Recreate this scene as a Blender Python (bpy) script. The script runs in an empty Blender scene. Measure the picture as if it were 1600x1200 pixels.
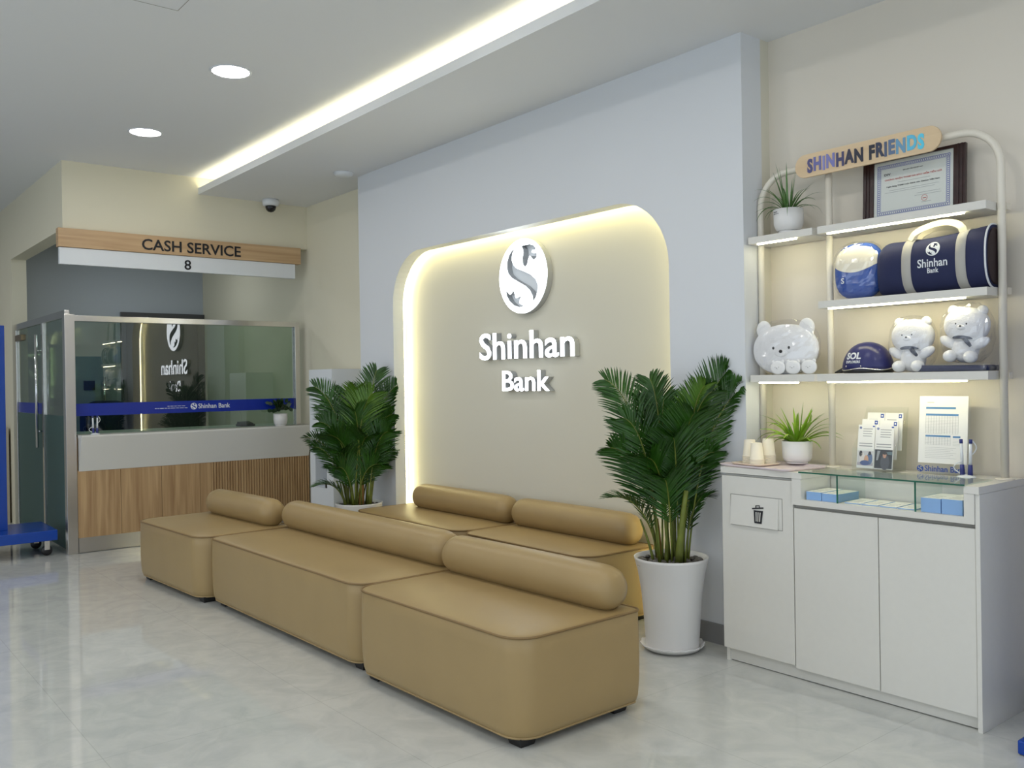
import bpy, bmesh, math, random
from mathutils import Vector, Matrix, noise
random.seed(7)
PI = math.pi
R = math.radians
scene = bpy.context.scene
COL = scene.collection

# ------------------------------------------------------------------ camera
cam_d = bpy.data.cameras.new('camera')
cam = bpy.data.objects.new('camera', cam_d)
COL.objects.link(cam)
cam_d.sensor_width = 36.0
cam_d.lens = 1395.966 / 1600 * 36.0
cam_d.clip_start = 0.05
yaw, pitch, roll = 0.6805066, 0.0034620, -0.0158292
fw = Vector((-math.cos(yaw) * math.cos(pitch), math.sin(yaw) * math.cos(pitch), -math.sin(pitch)))
rt = fw.cross(Vector((0, 0, 1))).normalized()
up = rt.cross(fw)
rt2 = rt * math.cos(roll) + up * math.sin(roll)
up2 = -rt * math.sin(roll) + up * math.cos(roll)
cam.matrix_world = Matrix(((rt2.x, up2.x, -fw.x, 0), (rt2.y, up2.y, -fw.y, 0), (rt2.z, up2.z, -fw.z, 1.4), (0, 0, 0, 1)))
scene.camera = cam

# ------------------------------------------------------------------ view, world, large lights
scene.view_settings.view_transform = 'Standard'
scene.view_settings.look = 'None'
scene.view_settings.gamma = 1.0
scene.view_settings.use_curve_mapping = False
scene.view_settings.exposure = 0.16
scene.cycles.max_bounces = 12
scene.cycles.diffuse_bounces = 5
scene.cycles.glossy_bounces = 5
scene.cycles.transparent_max_bounces = 24
scene.cycles.transmission_bounces = 8
scene.cycles.caustics_reflective = False
scene.cycles.caustics_refractive = False
scene.cycles.sample_clamp_indirect = 6.0
scene.cycles.use_denoising = True

world = bpy.data.worlds.new('world')
scene.world = world
world.use_nodes = True
wn = world.node_tree.nodes
wbg = wn['Background']
wbg.inputs[0].default_value = (0.75, 0.87, 1.0, 1)
wbg.inputs[1].default_value = 0.9


def area(name, loc, rot, sx, sy, power, color):
    d = bpy.data.lights.new(name, 'AREA')
    d.shape = 'RECTANGLE'
    d.size, d.size_y = sx, sy
    d.energy = power
    d.color = color
    o = bpy.data.objects.new(name, d)
    o.location = loc
    o.rotation_euler = rot
    COL.objects.link(o)
    return o


DAY = (0.88, 0.94, 1.0)
area('daylight_front', (-3.4, -4.75, 1.55), (R(90), 0, 0), 9.6, 2.5, 58, DAY)
area('daylight_right', (2.95, -0.6, 1.55), (0, R(90), 0), 2.5, 6.0, 42, DAY)

# ------------------------------------------------------------------ materials
MATS = {}


def mat(name, color, rough=0.5, metal=0.0, noise_amt=0.0, noise_scale=20, bump=0.0, bump_scale=200, spec=0.5,
        emit=None, estr=0.0, coat=0.0, color2=None):
    if name in MATS:
        return MATS[name]
    m = bpy.data.materials.new(name)
    m.use_nodes = True
    nt = m.node_tree
    b = nt.nodes['Principled BSDF']
    c = tuple(color) + (1,)
    b.inputs['Base Color'].default_value = c
    b.inputs['Roughness'].default_value = rough
    b.inputs['Metallic'].default_value = metal
    b.inputs['Specular IOR Level'].default_value = spec
    b.inputs['Coat Weight'].default_value = coat
    tc = nt.nodes.new('ShaderNodeTexCoord')
    if noise_amt > 0 or color2:
        n = nt.nodes.new('ShaderNodeTexNoise')
        n.inputs['Scale'].default_value = noise_scale
        n.inputs['Detail'].default_value = 4
        nt.links.new(tc.outputs['Object'], n.inputs['Vector'])
        r = nt.nodes.new('ShaderNodeValToRGB')
        r.color_ramp.elements[0].position = 0.3
        r.color_ramp.elements[1].position = 0.7
        c2 = color2 if color2 else tuple(min(1, x * (1 + noise_amt)) for x in color)
        c1 = color if color2 else tuple(x * (1 - noise_amt) for x in color)
        r.color_ramp.elements[0].color = tuple(c1) + (1,)
        r.color_ramp.elements[1].color = tuple(c2) + (1,)
        nt.links.new(n.outputs['Fac'], r.inputs[0])
        nt.links.new(r.outputs[0], b.inputs['Base Color'])
    if bump > 0:
        n2 = nt.nodes.new('ShaderNodeTexNoise')
        n2.inputs['Scale'].default_value = bump_scale
        n2.inputs['Detail'].default_value = 3
        nt.links.new(tc.outputs['Object'], n2.inputs['Vector'])
        bp = nt.nodes.new('ShaderNodeBump')
        bp.inputs['Strength'].default_value = bump
        bp.inputs['Distance'].default_value = 0.002
        nt.links.new(n2.outputs['Fac'], bp.inputs['Height'])
        nt.links.new(bp.outputs[0], b.inputs['Normal'])
    if emit:
        b.inputs['Emission Color'].default_value = tuple(emit) + (1,)
        b.inputs['Emission Strength'].default_value = estr
    MATS[name] = m
    return m


def s2l(r, g, b):
    f = lambda v: (v / 255) / 12.92 if v / 255 <= 0.04045 else ((v / 255 + 0.055) / 1.055) ** 2.4
    return (f(r), f(g), f(b))


def glass_mat(name, tint, extra=0.04, rough=0.0, gloss_rough=0.0):
    """thin architectural glass: clear body plus fresnel reflection"""
    m = bpy.data.materials.new(name)
    m.use_nodes = True
    nt = m.node_tree
    nt.nodes.clear()
    out = nt.nodes.new('ShaderNodeOutputMaterial')
    tr = nt.nodes.new('ShaderNodeBsdfTransparent')
    tr.inputs[0].default_value = tuple(tint) + (1,)
    gl = nt.nodes.new('ShaderNodeBsdfGlossy')
    gl.inputs['Roughness'].default_value = gloss_rough
    fr = nt.nodes.new('ShaderNodeFresnel')
    fr.inputs[0].default_value = 1.5
    ad = nt.nodes.new('ShaderNodeMath')
    ad.operation = 'ADD'
    ad.inputs[1].default_value = extra
    mx = nt.nodes.new('ShaderNodeMixShader')
    ge = nt.nodes.new('ShaderNodeNewGeometry')
    iv = nt.nodes.new('ShaderNodeMath')
    iv.operation = 'SUBTRACT'
    iv.inputs[0].default_value = 1.0
    mu = nt.nodes.new('ShaderNodeMath')
    mu.operation = 'MULTIPLY'
    nt.links.new(ge.outputs['Backfacing'], iv.inputs[1])
    nt.links.new(fr.outputs[0], ad.inputs[0])
    nt.links.new(ad.outputs[0], mu.inputs[0])
    nt.links.new(iv.outputs[0], mu.inputs[1])
    nt.links.new(mu.outputs[0], mx.inputs[0])
    nt.links.new(tr.outputs[0], mx.inputs[1])
    nt.links.new(gl.outputs[0], mx.inputs[2])
    nt.links.new(mx.outputs[0], out.inputs[0])
    MATS[name] = m
    return m


def film_mat(name, tint, diffuse, dens, rough=0.4):
    """translucent film: part see-through, part pigment"""
    m = bpy.data.materials.new(name)
    m.use_nodes = True
    nt = m.node_tree
    b = nt.nodes['Principled BSDF']
    b.inputs['Base Color'].default_value = tuple(diffuse) + (1,)
    b.inputs['Roughness'].default_value = rough
    out = nt.nodes['Material Output']
    tr = nt.nodes.new('ShaderNodeBsdfTransparent')
    tr.inputs[0].default_value = tuple(tint) + (1,)
    mx = nt.nodes.new('ShaderNodeMixShader')
    mx.inputs[0].default_value = dens
    nt.links.new(tr.outputs[0], mx.inputs[1])
    nt.links.new(b.outputs[0], mx.inputs[2])
    nt.links.new(mx.outputs[0], out.inputs[0])
    MATS[name] = m
    return m


def wood_mat(name, c1, c2, axis='z', scale=1.0, rough=0.5, flute=None):
    m = bpy.data.materials.new(name)
    m.use_nodes = True
    nt = m.node_tree
    b = nt.nodes['Principled BSDF']
    b.inputs['Roughness'].default_value = rough
    tc = nt.nodes.new('ShaderNodeTexCoord')
    mp = nt.nodes.new('ShaderNodeMapping')
    s = [28 * scale] * 3
    s['xyz'.index(axis)] = 1.3 * scale
    mp.inputs['Scale'].default_value = s
    n = nt.nodes.new('ShaderNodeTexNoise')
    n.inputs['Scale'].default_value = 1.0
    n.inputs['Detail'].default_value = 6
    n.inputs['Distortion'].default_value = 0.6
    r = nt.nodes.new('ShaderNodeValToRGB')
    r.color_ramp.elements[0].position = 0.3
    r.color_ramp.elements[1].position = 0.68
    r.color_ramp.elements[0].color = tuple(c1) + (1,)
    r.color_ramp.elements[1].color = tuple(c2) + (1,)
    nt.links.new(tc.outputs['Object'], mp.inputs[0])
    nt.links.new(mp.outputs[0], n.inputs['Vector'])
    nt.links.new(n.outputs['Fac'], r.inputs[0])
    nt.links.new(r.outputs[0], b.inputs['Base Color'])
    MATS[name] = m
    return m


def emit_mat(name, color, strength):
    m = bpy.data.materials.new(name)
    m.use_nodes = True
    nt = m.node_tree
    nt.nodes.clear()
    out = nt.nodes.new('ShaderNodeOutputMaterial')
    e = nt.nodes.new('ShaderNodeEmission')
    e.inputs[0].default_value = tuple(color) + (1,)
    e.inputs[1].default_value = strength
    nt.links.new(e.outputs[0], out.inputs[0])
    MATS[name] = m
    return m


def floor_mat():
    m = bpy.data.materials.new('floor_tile')
    m.use_nodes = True
    nt = m.node_tree
    b = nt.nodes['Principled BSDF']
    tc = nt.nodes.new('ShaderNodeTexCoord')
    n = nt.nodes.new('ShaderNodeTexNoise')
    n.inputs['Scale'].default_value = 5.5
    n.inputs['Detail'].default_value = 9
    n.inputs['Roughness'].default_value = 0.62
    n.inputs['Distortion'].default_value = 1.1
    r = nt.nodes.new('ShaderNodeValToRGB')
    r.color_ramp.elements[0].position = 0.32
    r.color_ramp.elements[1].position = 0.66
    r.color_ramp.elements[0].color = s2l(189, 191, 188) + (1,)
    r.color_ramp.elements[1].color = s2l(205, 206, 201) + (1,)
    br = nt.nodes.new('ShaderNodeTexBrick')
    br.offset = 0.0
    br.inputs['Scale'].default_value = 1.0
    br.inputs['Brick Width'].default_value = 0.9
    br.inputs['Row Height'].default_value = 0.9
    br.inputs['Mortar Size'].default_value = 0.0016
    br.inputs['Mortar Smooth'].default_value = 0.1
    br.inputs['Color1'].default_value = (1, 1, 1, 1)
    br.inputs['Color2'].default_value = (0.985, 0.985, 0.985, 1)
    br.inputs['Mortar'].default_value = (0.82, 0.82, 0.82, 1)
    mu = nt.nodes.new('ShaderNodeMixRGB')
    mu.blend_type = 'MULTIPLY'
    mu.inputs[0].default_value = 1
    nt.links.new(tc.outputs['Object'], n.inputs['Vector'])
    nt.links.new(tc.outputs['Object'], br.inputs['Vector'])
    nt.links.new(n.outputs['Fac'], r.inputs[0])
    nt.links.new(r.outputs[0], mu.inputs[1])
    nt.links.new(br.outputs['Color'], mu.inputs[2])
    nt.links.new(mu.outputs[0], b.inputs['Base Color'])
    b.inputs['Roughness'].default_value = 0.045
    b.inputs['Specular IOR Level'].default_value = 0.6
    MATS['floor_tile'] = m
    return m


def steel_mat():
    m = mat('brushed_steel', (0.74, 0.72, 0.70), rough=0.24, metal=1.0)
    nt = m.node_tree
    b = nt.nodes['Principled BSDF']
    b.inputs['Anisotropic'].default_value = 0.75
    b.inputs['Anisotropic Rotation'].default_value = 0.25
    return m


M = {}
M['ceiling'] = mat('ceiling_paint', s2l(226, 228, 230), rough=0.85)
M['cream'] = mat('cream_paint', s2l(226, 220, 198), rough=0.8)
M['wall_white'] = mat('pale_wall_paint', s2l(219, 222, 226), rough=0.75)
M['warm_wall'] = mat('warm_grey_paint', s2l(222, 215, 202), rough=0.75)
M['niche'] = mat('niche_paint', s2l(216, 212, 196), rough=0.7)
M['office'] = mat('office_paint', s2l(184, 190, 196), rough=0.8)
M['floor'] = floor_mat()
M['skirting'] = mat('skirting_grey', s2l(140, 140, 140), rough=0.5)
M['steel'] = steel_mat()
M['glass'] = glass_mat('partition_glass', s2l(214, 228, 219), extra=0.09)
M['clear_glass'] = glass_mat('clear_glass', (0.93, 0.96, 0.94), extra=0.02)
M['acrylic'] = glass_mat('clear_acrylic', (0.97, 0.98, 0.97), extra=0.0)
M['window_glass'] = glass_mat('window_glass', (0.94, 0.96, 0.97), extra=0.0)
M['green_edge'] = mat('green_glass_edge', s2l(10, 92, 70), rough=0.15)
M['frost'] = film_mat('frosted_film', s2l(150, 175, 168), s2l(92, 120, 116), 0.62, 0.5)
M['blue_film'] = film_mat('blue_film', s2l(60, 80, 170), s2l(8, 44, 160), 0.86, 0.35)
M['white_print'] = mat('white_print', (0.8, 0.82, 0.85), rough=0.5)
M['wood_v'] = wood_mat('oak_vertical', s2l(150, 116, 78), s2l(186, 154, 112), 'z', 1.0)
M['wood_h'] = wood_mat('oak_horizontal', s2l(178, 144, 106), s2l(206, 174, 134), 'y', 0.8)
M['wood_sign'] = wood_mat('light_maple', s2l(212, 184, 146), s2l(224, 200, 164), 'x', 0.8)
M['counter_white'] = mat('counter_white', s2l(216, 214, 208), rough=0.45)
M['black'] = mat('black_plastic', (0.012, 0.012, 0.013), rough=0.4)
M['black_print'] = mat('black_print', (0.008, 0.008, 0.012), rough=0.5)
M['leather'] = mat('tan_leather', s2l(161, 137, 94), rough=0.4, noise_amt=0.03, noise_scale=4, bump=0.12, bump_scale=260, spec=0.45)
M['piping'] = mat('tan_piping', s2l(128, 102, 62), rough=0.5)
M['cab_white'] = mat('cabinet_white', s2l(219, 217, 210), rough=0.4, noise_amt=0.01, noise_scale=30)
M['gap'] = mat('shadow_gap_grey', s2l(150, 148, 142), rough=0.7)
M['powder'] = mat('cream_powdercoat', s2l(226, 220, 206), rough=0.35)
M['pot'] = mat('white_pot', s2l(224, 223, 222), rough=0.32)
M['soil'] = mat('dark_soil', (0.03, 0.022, 0.015), rough=0.9)
M['pebble'] = mat('river_pebble', s2l(92, 88, 82), rough=0.5, noise_amt=0.4, noise_scale=8)
M['leaf'] = mat('palm_leaf', s2l(26, 58, 12), rough=0.36, color2=s2l(46, 92, 20), noise_scale=7, spec=0.4)
M['leaf_light'] = mat('palm_leaf_young', s2l(84, 122, 26), rough=0.4, color2=s2l(66, 106, 26), noise_scale=6)
M['stem'] = mat('palm_stem', s2l(112, 124, 42), rough=0.5, color2=s2l(84, 92, 34), noise_scale=12)
M['stem_brown'] = mat('palm_sheath', s2l(134, 100, 50), rough=0.6, color2=s2l(160, 124, 60), noise_scale=9)
M['spider'] = mat('spider_leaf_dark', s2l(58, 98, 42), rough=0.4, color2=s2l(92, 132, 66), noise_scale=12)
M['spider2'] = mat('spider_leaf_bright', s2l(104, 150, 30), rough=0.4, color2=s2l(146, 178, 48), noise_scale=9)
M['dark_leaf'] = mat('rubber_leaf', s2l(18, 44, 18), rough=0.35, color2=s2l(34, 66, 26), noise_scale=20)
M['face_glow'] = emit_mat('sign_face_glow', (0.90, 0.96, 1.0), 5.0)
M['sign_side'] = mat('sign_side_grey', s2l(168, 170, 172), rough=0.35, metal=0.3)
M['led_warm'] = emit_mat('led_warm', (1.0, 0.90, 0.48), 17)
M['led_cove'] = emit_mat('led_cove', (1.0, 0.90, 0.60), 15)
M['led_shelf'] = emit_mat('led_shelf', (1.0, 0.92, 0.58), 32)
M['downlight'] = emit_mat('downlight_glow', (1.0, 0.98, 0.95), 62)
M['blue'] = mat('royal_blue_paint', s2l(2, 62, 156), rough=0.25)
M['navy'] = mat('navy_fabric', s2l(26, 34, 74), rough=0.75, bump=0.3, bump_scale=500)
M['navy_gloss'] = mat('navy_helmet', s2l(34, 38, 96), rough=0.32)
M['grey_strap'] = mat('grey_webbing', s2l(176, 174, 168), rough=0.8, bump=0.4, bump_scale=400)
M['cream_strap'] = mat('cream_webbing', s2l(206, 200, 180), rough=0.8)
M['plush'] = mat('white_plush', s2l(236, 236, 236), rough=0.95, bump=0.8, bump_scale=160)
M['wrap'] = glass_mat('plastic_wrap', (0.97, 0.97, 0.98), extra=0.07, gloss_rough=0.1)
M['paper'] = mat('white_paper', s2l(234, 234, 232), rough=0.6)
M['cup'] = mat('paper_cup', s2l(240, 232, 214), rough=0.55)
M['lilac'] = mat('lilac_tray', s2l(222, 208, 212), rough=0.35)
M['cream_tray'] = mat('cream_tray', s2l(232, 216, 196), rough=0.45)
M['blue_paper'] = mat('blue_paper_edge', s2l(138, 176, 222), rough=0.6)
M['dark_frame'] = mat('dark_frame_wood', s2l(48, 26, 24), rough=0.28, noise_amt=0.3, noise_scale=30)
M['print_blue'] = mat('print_blue', s2l(36, 76, 160), rough=0.5)
M['print_navy'] = mat('print_navy', s2l(44, 52, 118), rough=0.5)
M['print_red'] = mat('print_red', s2l(196, 70, 60), rough=0.5)
M['print_grey'] = mat('print_grey', s2l(150, 152, 156), rough=0.5)
M['chrome'] = mat('chrome', (0.8, 0.8, 0.8), rough=0.12, metal=1.0)
M['dome'] = mat('smoked_dome', (0.01, 0.01, 0.012), rough=0.08)
M['dark_door'] = mat('charcoal_panel', s2l(78, 78, 80), rough=0.3)
M['plastic_white'] = mat('white_plastic', s2l(224, 228, 232), rough=0.35)
M['niche_grey'] = mat('dispenser_recess', s2l(120, 126, 132), rough=0.5)
M['beige'] = mat('beige_laminate', s2l(196, 186, 166), rough=0.5)


# ------------------------------------------------------------------ mesh builder
class MB:
    def __init__(s):
        s.v, s.f, s.m, s.sm = [], [], [], []
        s.mats = []

    def mi(s, m):
        if m is None:
            return 0
        if m not in s.mats:
            s.mats.append(m)
        return s.mats.index(m)

    def add(s, vs, fs, m=None, smooth=False, T=None):
        b = len(s.v)
        k = s.mi(m)
        for p in vs:
            p = Vector(p)
            s.v.append(T @ p if T else p)
        for f in fs:
            s.f.append([b + i for i in f])
            s.m.append(k)
            s.sm.append(smooth)
        return s

    def box(s, x0, x1, y0, y1, z0, z1, m=None, T=None):
        vs = [(x0, y0, z0), (x1, y0, z0), (x1, y1, z0), (x0, y1, z0), (x0, y0, z1), (x1, y0, z1), (x1, y1, z1), (x0, y1, z1)]
        fs = [(0, 3, 2, 1), (4, 5, 6, 7), (0, 1, 5, 4), (1, 2, 6, 5), (2, 3, 7, 6), (3, 0, 4, 7)]
        return s.add(vs, fs, m, False, T)

    def loops(s, rings, m=None, smooth=True, cap0=True, cap1=True, T=None, closed=True):
        n = len(rings[0])
        vs = [p for r in rings for p in r]
        fs = []
        for i in range(len(rings) - 1):
            for j in range(n if closed else n - 1):
                k = (j + 1) % n
                fs.append((i * n + j, i * n + k, (i + 1) * n + k, (i + 1) * n + j))
        if cap0:
            fs.append(tuple(reversed(range(n))))
        if cap1:
            fs.append(tuple(range((len(rings) - 1) * n, len(rings) * n)))
        return s.add(vs, fs, m, smooth, T)

    def lathe(s, prof, c=(0, 0, 0), n=32, m=None, axis='z', caps=True, T=None, smooth=True):
        rings = []
        for r, h in prof:
            ring = []
            for j in range(n):
                a = 2 * PI * j / n
                x, y = r * math.cos(a), r * math.sin(a)
                if axis == 'z':
                    p = (x, y, h)
                elif axis == 'x':
                    p = (h, x, y)
                else:
                    p = (y, h, x)
                ring.append((p[0] + c[0], p[1] + c[1], p[2] + c[2]))
            rings.append(ring)
        return s.loops(rings, m, smooth, caps, caps, T)

    def tube(s, path, r, n=10, m=None, caps=True, closed=False, T=None):
        pts = [Vector(p) for p in path]
        rs = r if isinstance(r, (list, tuple)) else [r] * len(pts)
        rings = []
        prev = None
        N = len(pts)
        for i, p in enumerate(pts):
            if closed:
                t = pts[(i + 1) % N] - pts[i - 1]
            else:
                t = pts[min(i + 1, N - 1)] - pts[max(i - 1, 0)]
            t.normalize()
            if prev is None:
                u = t.orthogonal().normalized()
            else:
                u = (prev - t * prev.dot(t))
                u = u.normalized() if u.length > 1e-6 else t.orthogonal().normalized()
            prev = u
            w = t.cross(u)
            rings.append([p + (u * math.cos(2 * PI * j / n) + w * math.sin(2 * PI * j / n)) * rs[i] for j in range(n)])
        if closed:
            rings.append(rings[0])
        return s.loops(rings, m, True, caps and not closed, caps and not closed, T)

    def prism(s, poly, a0, a1, axis='y', m=None, T=None, smooth=False):
        """poly of 2D points extruded along axis"""
        def P(u, v, h):
            return {'y': (u, h, v), 'z': (u, v, h), 'x': (h, u, v)}[axis]
        n = len(poly)
        vs = [P(u, v, a0) for u, v in poly] + [P(u, v, a1) for u, v in poly]
        fs = [tuple(range(n)), tuple(range(2 * n - 1, n - 1, -1))]
        for i in range(n):
            j = (i + 1) % n
            fs.append((i, i + n, j + n, j))
        return s.add(vs, fs, m, smooth, T)

    def sphere(s, c, rx, ry, rz, m=None, n=20, k=12, T=None):
        prof_r, rings = [], []
        for i in range(k + 1):
            t = PI * i / k
            rr, h = max(1e-4, math.sin(t)), -math.cos(t)
            rings.append([(c[0] + rx * rr * math.cos(2 * PI * j / n), c[1] + ry * rr * math.sin(2 * PI * j / n), c[2] + rz * h) for j in range(n)])
        return s.loops(rings, m, True, True, True, T)

    def build(s, name, m=None, parent=None, bevel=0.0, seg=2, fix=True, subsurf=0):
        me = bpy.data.meshes.new(name)
        me.from_pydata([tuple(p) for p in s.v], [], s.f)
        mats = s.mats[:] if s.mats and s.mats[0] is not None else [m]
        for q in (s.mats or [m]):
            me.materials.append(q if q is not None else m)
        for p, k, sm in zip(me.polygons, s.m, s.sm):
            p.material_index = k
            p.use_smooth = sm
        if fix:
            bm = bmesh.new()
            bm.from_mesh(me)
            bmesh.ops.recalc_face_normals(bm, faces=bm.faces)
            bm.to_mesh(me)
            bm.free()
        me.update()
        o = bpy.data.objects.new(name, me)
        COL.objects.link(o)
        if parent is not None:
            o.parent = parent
        if bevel > 0:
            b = o.modifiers.new('bevel', 'BEVEL')
            b.width = bevel
            b.segments = seg
            b.limit_method = 'ANGLE'
            b.angle_limit = R(40)
            b.harden_normals = False
        if subsurf:
            q = o.modifiers.new('sub', 'SUBSURF')
            q.levels = q.render_levels = subsurf
        return o


def setp(o, label=None, cat=None, group=None, kind=None):
    if label:
        o['label'] = label
    if cat:
        o['category'] = cat
    if group:
        o['group'] = group
    if kind:
        o['kind'] = kind
    return o


def thing(name, loc, label, cat, group=None, rz=0.0):
    o = bpy.data.objects.new(name, None)
    o.empty_display_size = 0.1
    o.location = loc
    o.rotation_euler = (0, 0, rz)
    COL.objects.link(o)
    return setp(o, label, cat, group)


def off(T):
    return Matrix.Translation(Vector(T))


def rrect(x0, x1, y0, y1, r, n=8):
    """rounded rectangle; r is one radius or four (x0y0, x1y0, x1y1, x0y1)"""
    rs = r if isinstance(r, (list, tuple)) else [r] * 4
    pts = []
    for (cx, cy, a0, q) in ((x0, y0, 180, 0), (x1, y0, 270, 1), (x1, y1, 0, 2), (x0, y1, 90, 3)):
        rr = rs[q]
        ox = cx + (rr if cx == x0 else -rr)
        oy = cy + (rr if cy == y0 else -rr)
        for i in range(n + 1):
            a = R(a0 + 90 * i / n)
            pts.append((ox + rr * math.cos(a), oy + rr * math.sin(a)))
    return pts


def curve_mesh(curve):
    o = bpy.data.objects.new('tmp', curve)
    COL.objects.link(o)
    dg = bpy.context.evaluated_depsgraph_get()
    dg.update()
    me = bpy.data.meshes.new_from_object(o.evaluated_get(dg))
    bpy.data.objects.remove(o)
    return me


def text_data(s, size, extrude=0.0, bold=0.0, align='LEFT', shear=0.0, spacing=1.0):
    c = bpy.data.curves.new('txt', 'FONT')
    c.body = s
    c.size = size
    c.extrude = extrude
    c.offset = bold * size
    c.align_x = align
    c.shear = shear
    c.space_character = spacing
    c.resolution_u = 3
    me = curve_mesh(c)
    vs = [v.co.copy() for v in me.vertices]
    fs = [tuple(p.vertices) for p in me.polygons]
    bpy.data.meshes.remove(me)
    bpy.data.curves.remove(c)
    return vs, fs


def add_text(mb, s, size, T, m, extrude=0.0003, bold=0.0, align='LEFT', width=None, warp=None, spacing=1.0, height=None):
    vs, fs = text_data(s, size, extrude, bold, align, 0.0, spacing)
    if not vs:
        return
    if width:
        x0 = min(v.x for v in vs)
        x1 = max(v.x for v in vs)
        k = width / (x1 - x0)
        for v in vs:
            v.x *= k
    if height:
        y0 = min(v.y for v in vs)
        y1 = max(v.y for v in vs)
        k = height / (y1 - y0)
        for v in vs:
            v.y *= k
    if warp:
        vs = [warp(v) for v in vs]
        mb.add(vs, fs, m)
    else:
        mb.add(vs, fs, m, False, T)


def build_words(text, size, T, m, parent, name='lettering', extrude=0.0003, bold=0.0, width=None, height=None):
    """each word its own part, spaced as in the whole line"""
    allv, _ = text_data(text, size, 0, bold)
    x0, x1 = min(v.x for v in allv), max(v.x for v in allv)
    y0, y1 = min(v.y for v in allv), max(v.y for v in allv)
    kx = width / (x1 - x0) if width else 1.0
    ky = height / (y1 - y0) if height else 1.0
    done = ''
    for w in text.split(' '):
        done = (done + ' ' + w).strip()
        pv, _ = text_data(done, size, 0, bold)
        v1, f1 = text_data(w, size, extrude, bold)
        xo = max(v.x for v in pv) - max(v.x for v in v1)
        q = MB()
        q.add([Vector(((v.x + xo - x0) * kx, v.y * ky, v.z)) for v in v1], f1, None, False, T)
        q.build(name, m, parent)


# orientation of flat art: facing -Y (text runs +X) and facing +X (text runs +Y)
def FY(x, y, z, tilt=0.0):
    return Matrix.Translation((x, y, z)) @ Matrix.Rotation(R(90) - tilt, 4, 'X')


def FX(x, y, z):
    return Matrix.Translation((x, y, z)) @ Matrix.Rotation(R(90), 4, 'Z') @ Matrix.Rotation(R(90), 4, 'X')


# emblem outlines in a unit disc
def _n(pts):
    return [((x - 319) / 156.0, (338 - y) / 239.0) for x, y in pts]


EMB_BODY = _n([(278, 150), (258, 166), (242, 190), (231, 226), (227, 268), (235, 308), (256, 340), (294, 372), (332, 402), (357, 434), (370, 468), (374, 506),
               (390, 484), (401, 445), (403, 408), (392, 370), (364, 336), (322, 306), (286, 284), (267, 258), (258, 224), (262, 186)])
EMB_HEAD = _n([(322, 150), (345, 147), (368, 148), (388, 158), (400, 176), (398, 188), (384, 184), (378, 196), (392, 206), (404, 204), (405, 232), (388, 247), (378, 232),
               (368, 216), (360, 236), (354, 266), (342, 277), (330, 262), (327, 226), (333, 190), (330, 168)])
EMB_TAIL = _n([(215, 418), (228, 434), (240, 450), (250, 440), (258, 419), (266, 446), (272, 474), (288, 470), (305, 457), (296, 482), (292, 506), (306, 518), (322, 526),
               (292, 531), (262, 517), (236, 488), (220, 454)])


def _grow(L, kx, ky):
    cx, cy = sum(p[0] for p in L) / len(L), sum(p[1] for p in L) / len(L)
    return [(cx + (x - cx) * kx, cy + (y - cy) * ky) for x, y in L]


EMB_BODY, EMB_HEAD, EMB_TAIL = _grow(EMB_BODY, 1.16, 1.02), _grow(EMB_HEAD, 1.22, 1.08), _grow(EMB_TAIL, 1.2, 1.1)


def emblem_data(rad, extrude):
    c = bpy.data.curves.new('emb', 'CURVE')
    c.dimensions = '2D'
    c.fill_mode = 'BOTH'
    c.extrude = extrude
    loops = [[(math.cos(2 * PI * i / 64), math.sin(2 * PI * i / 64)) for i in range(64)], EMB_BODY, EMB_HEAD, EMB_TAIL]
    for L in loops:
        sp = c.splines.new('POLY')
        sp.points.add(len(L) - 1)
        for q, (x, y) in zip(sp.points, L):
            q.co = (x * rad, y * rad, 0, 1)
        sp.use_cyclic_u = True
    me = curve_mesh(c)
    vs = [v.co.copy() for v in me.vertices]
    fs = [tuple(p.vertices) for p in me.polygons]
    bpy.data.meshes.remove(me)
    return vs, fs


def add_emblem(mb, rad, T, m, extrude=0.0003, warp=None):
    vs, fs = emblem_data(rad, extrude)
    if warp:
        mb.add([warp(v) for v in vs], fs, m)
    else:
        mb.add(vs, fs, m, False, T)


def struct(name, mb, m, **k):
    o = mb.build(name, m, **k)
    return setp(o, kind='structure')


# ================================================================== SETTING
XF = -8.167       # plane of the cash counter front
YW = 4.02         # base plane of the back wall
YB = 3.787        # front plane of the sign wall
ZC, ZS = 3.308, 3.156

struct('floor', MB().box(-14.5, 3.2, -5.0, 4.4, -0.12, 0.0), M['floor'])
# main ceiling, recessed cove and dropped soffit
c = MB()
c.box(-14.5, 3.2, -5.0, 3.3, ZC, ZC + 0.1)
struct('ceiling', c, M['ceiling'])
c = MB()
c.box(XF, 3.2, 2.965, 4.4, ZS, ZS + 0.02)
c.box(XF, 3.2, 2.945, 2.965, ZS, 3.215)
c.box(XF, 3.2, 3.18, 3.30, ZS + 0.02, ZC)
c.box(-11.1, XF - 0.16, 1.86, 4.4, 3.02, 3.1)
struct('ceiling_soffit', c, M['ceiling'])
# access hatch line in the ceiling
h = MB()
for a in ((-4.586, -4.0, 1.563, 1.566), (-4.586, -4.583, 1.0, 1.566), (-4.003, -4.0, 1.0, 1.566), (-4.586, -4.0, 1.0, 1.003)):
    h.box(a[0], a[1], a[2], a[3], ZC - 0.001, ZC + 0.0005)
struct('trim_1', h, M['gap'])

# back wall base plane (behind the counter, beside the dispenser and behind the shelves)
struct('wall_back', MB().box(-11.3, -6.72, YW, YW + 0.12, 0, ZC), M['cream'])
struct('wall_back_right', MB().box(-2.787, 3.2, YW, YW + 0.12, 0, ZC), M['warm_wall'])

# sign wall: projecting box with the rounded niche open to the floor


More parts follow.
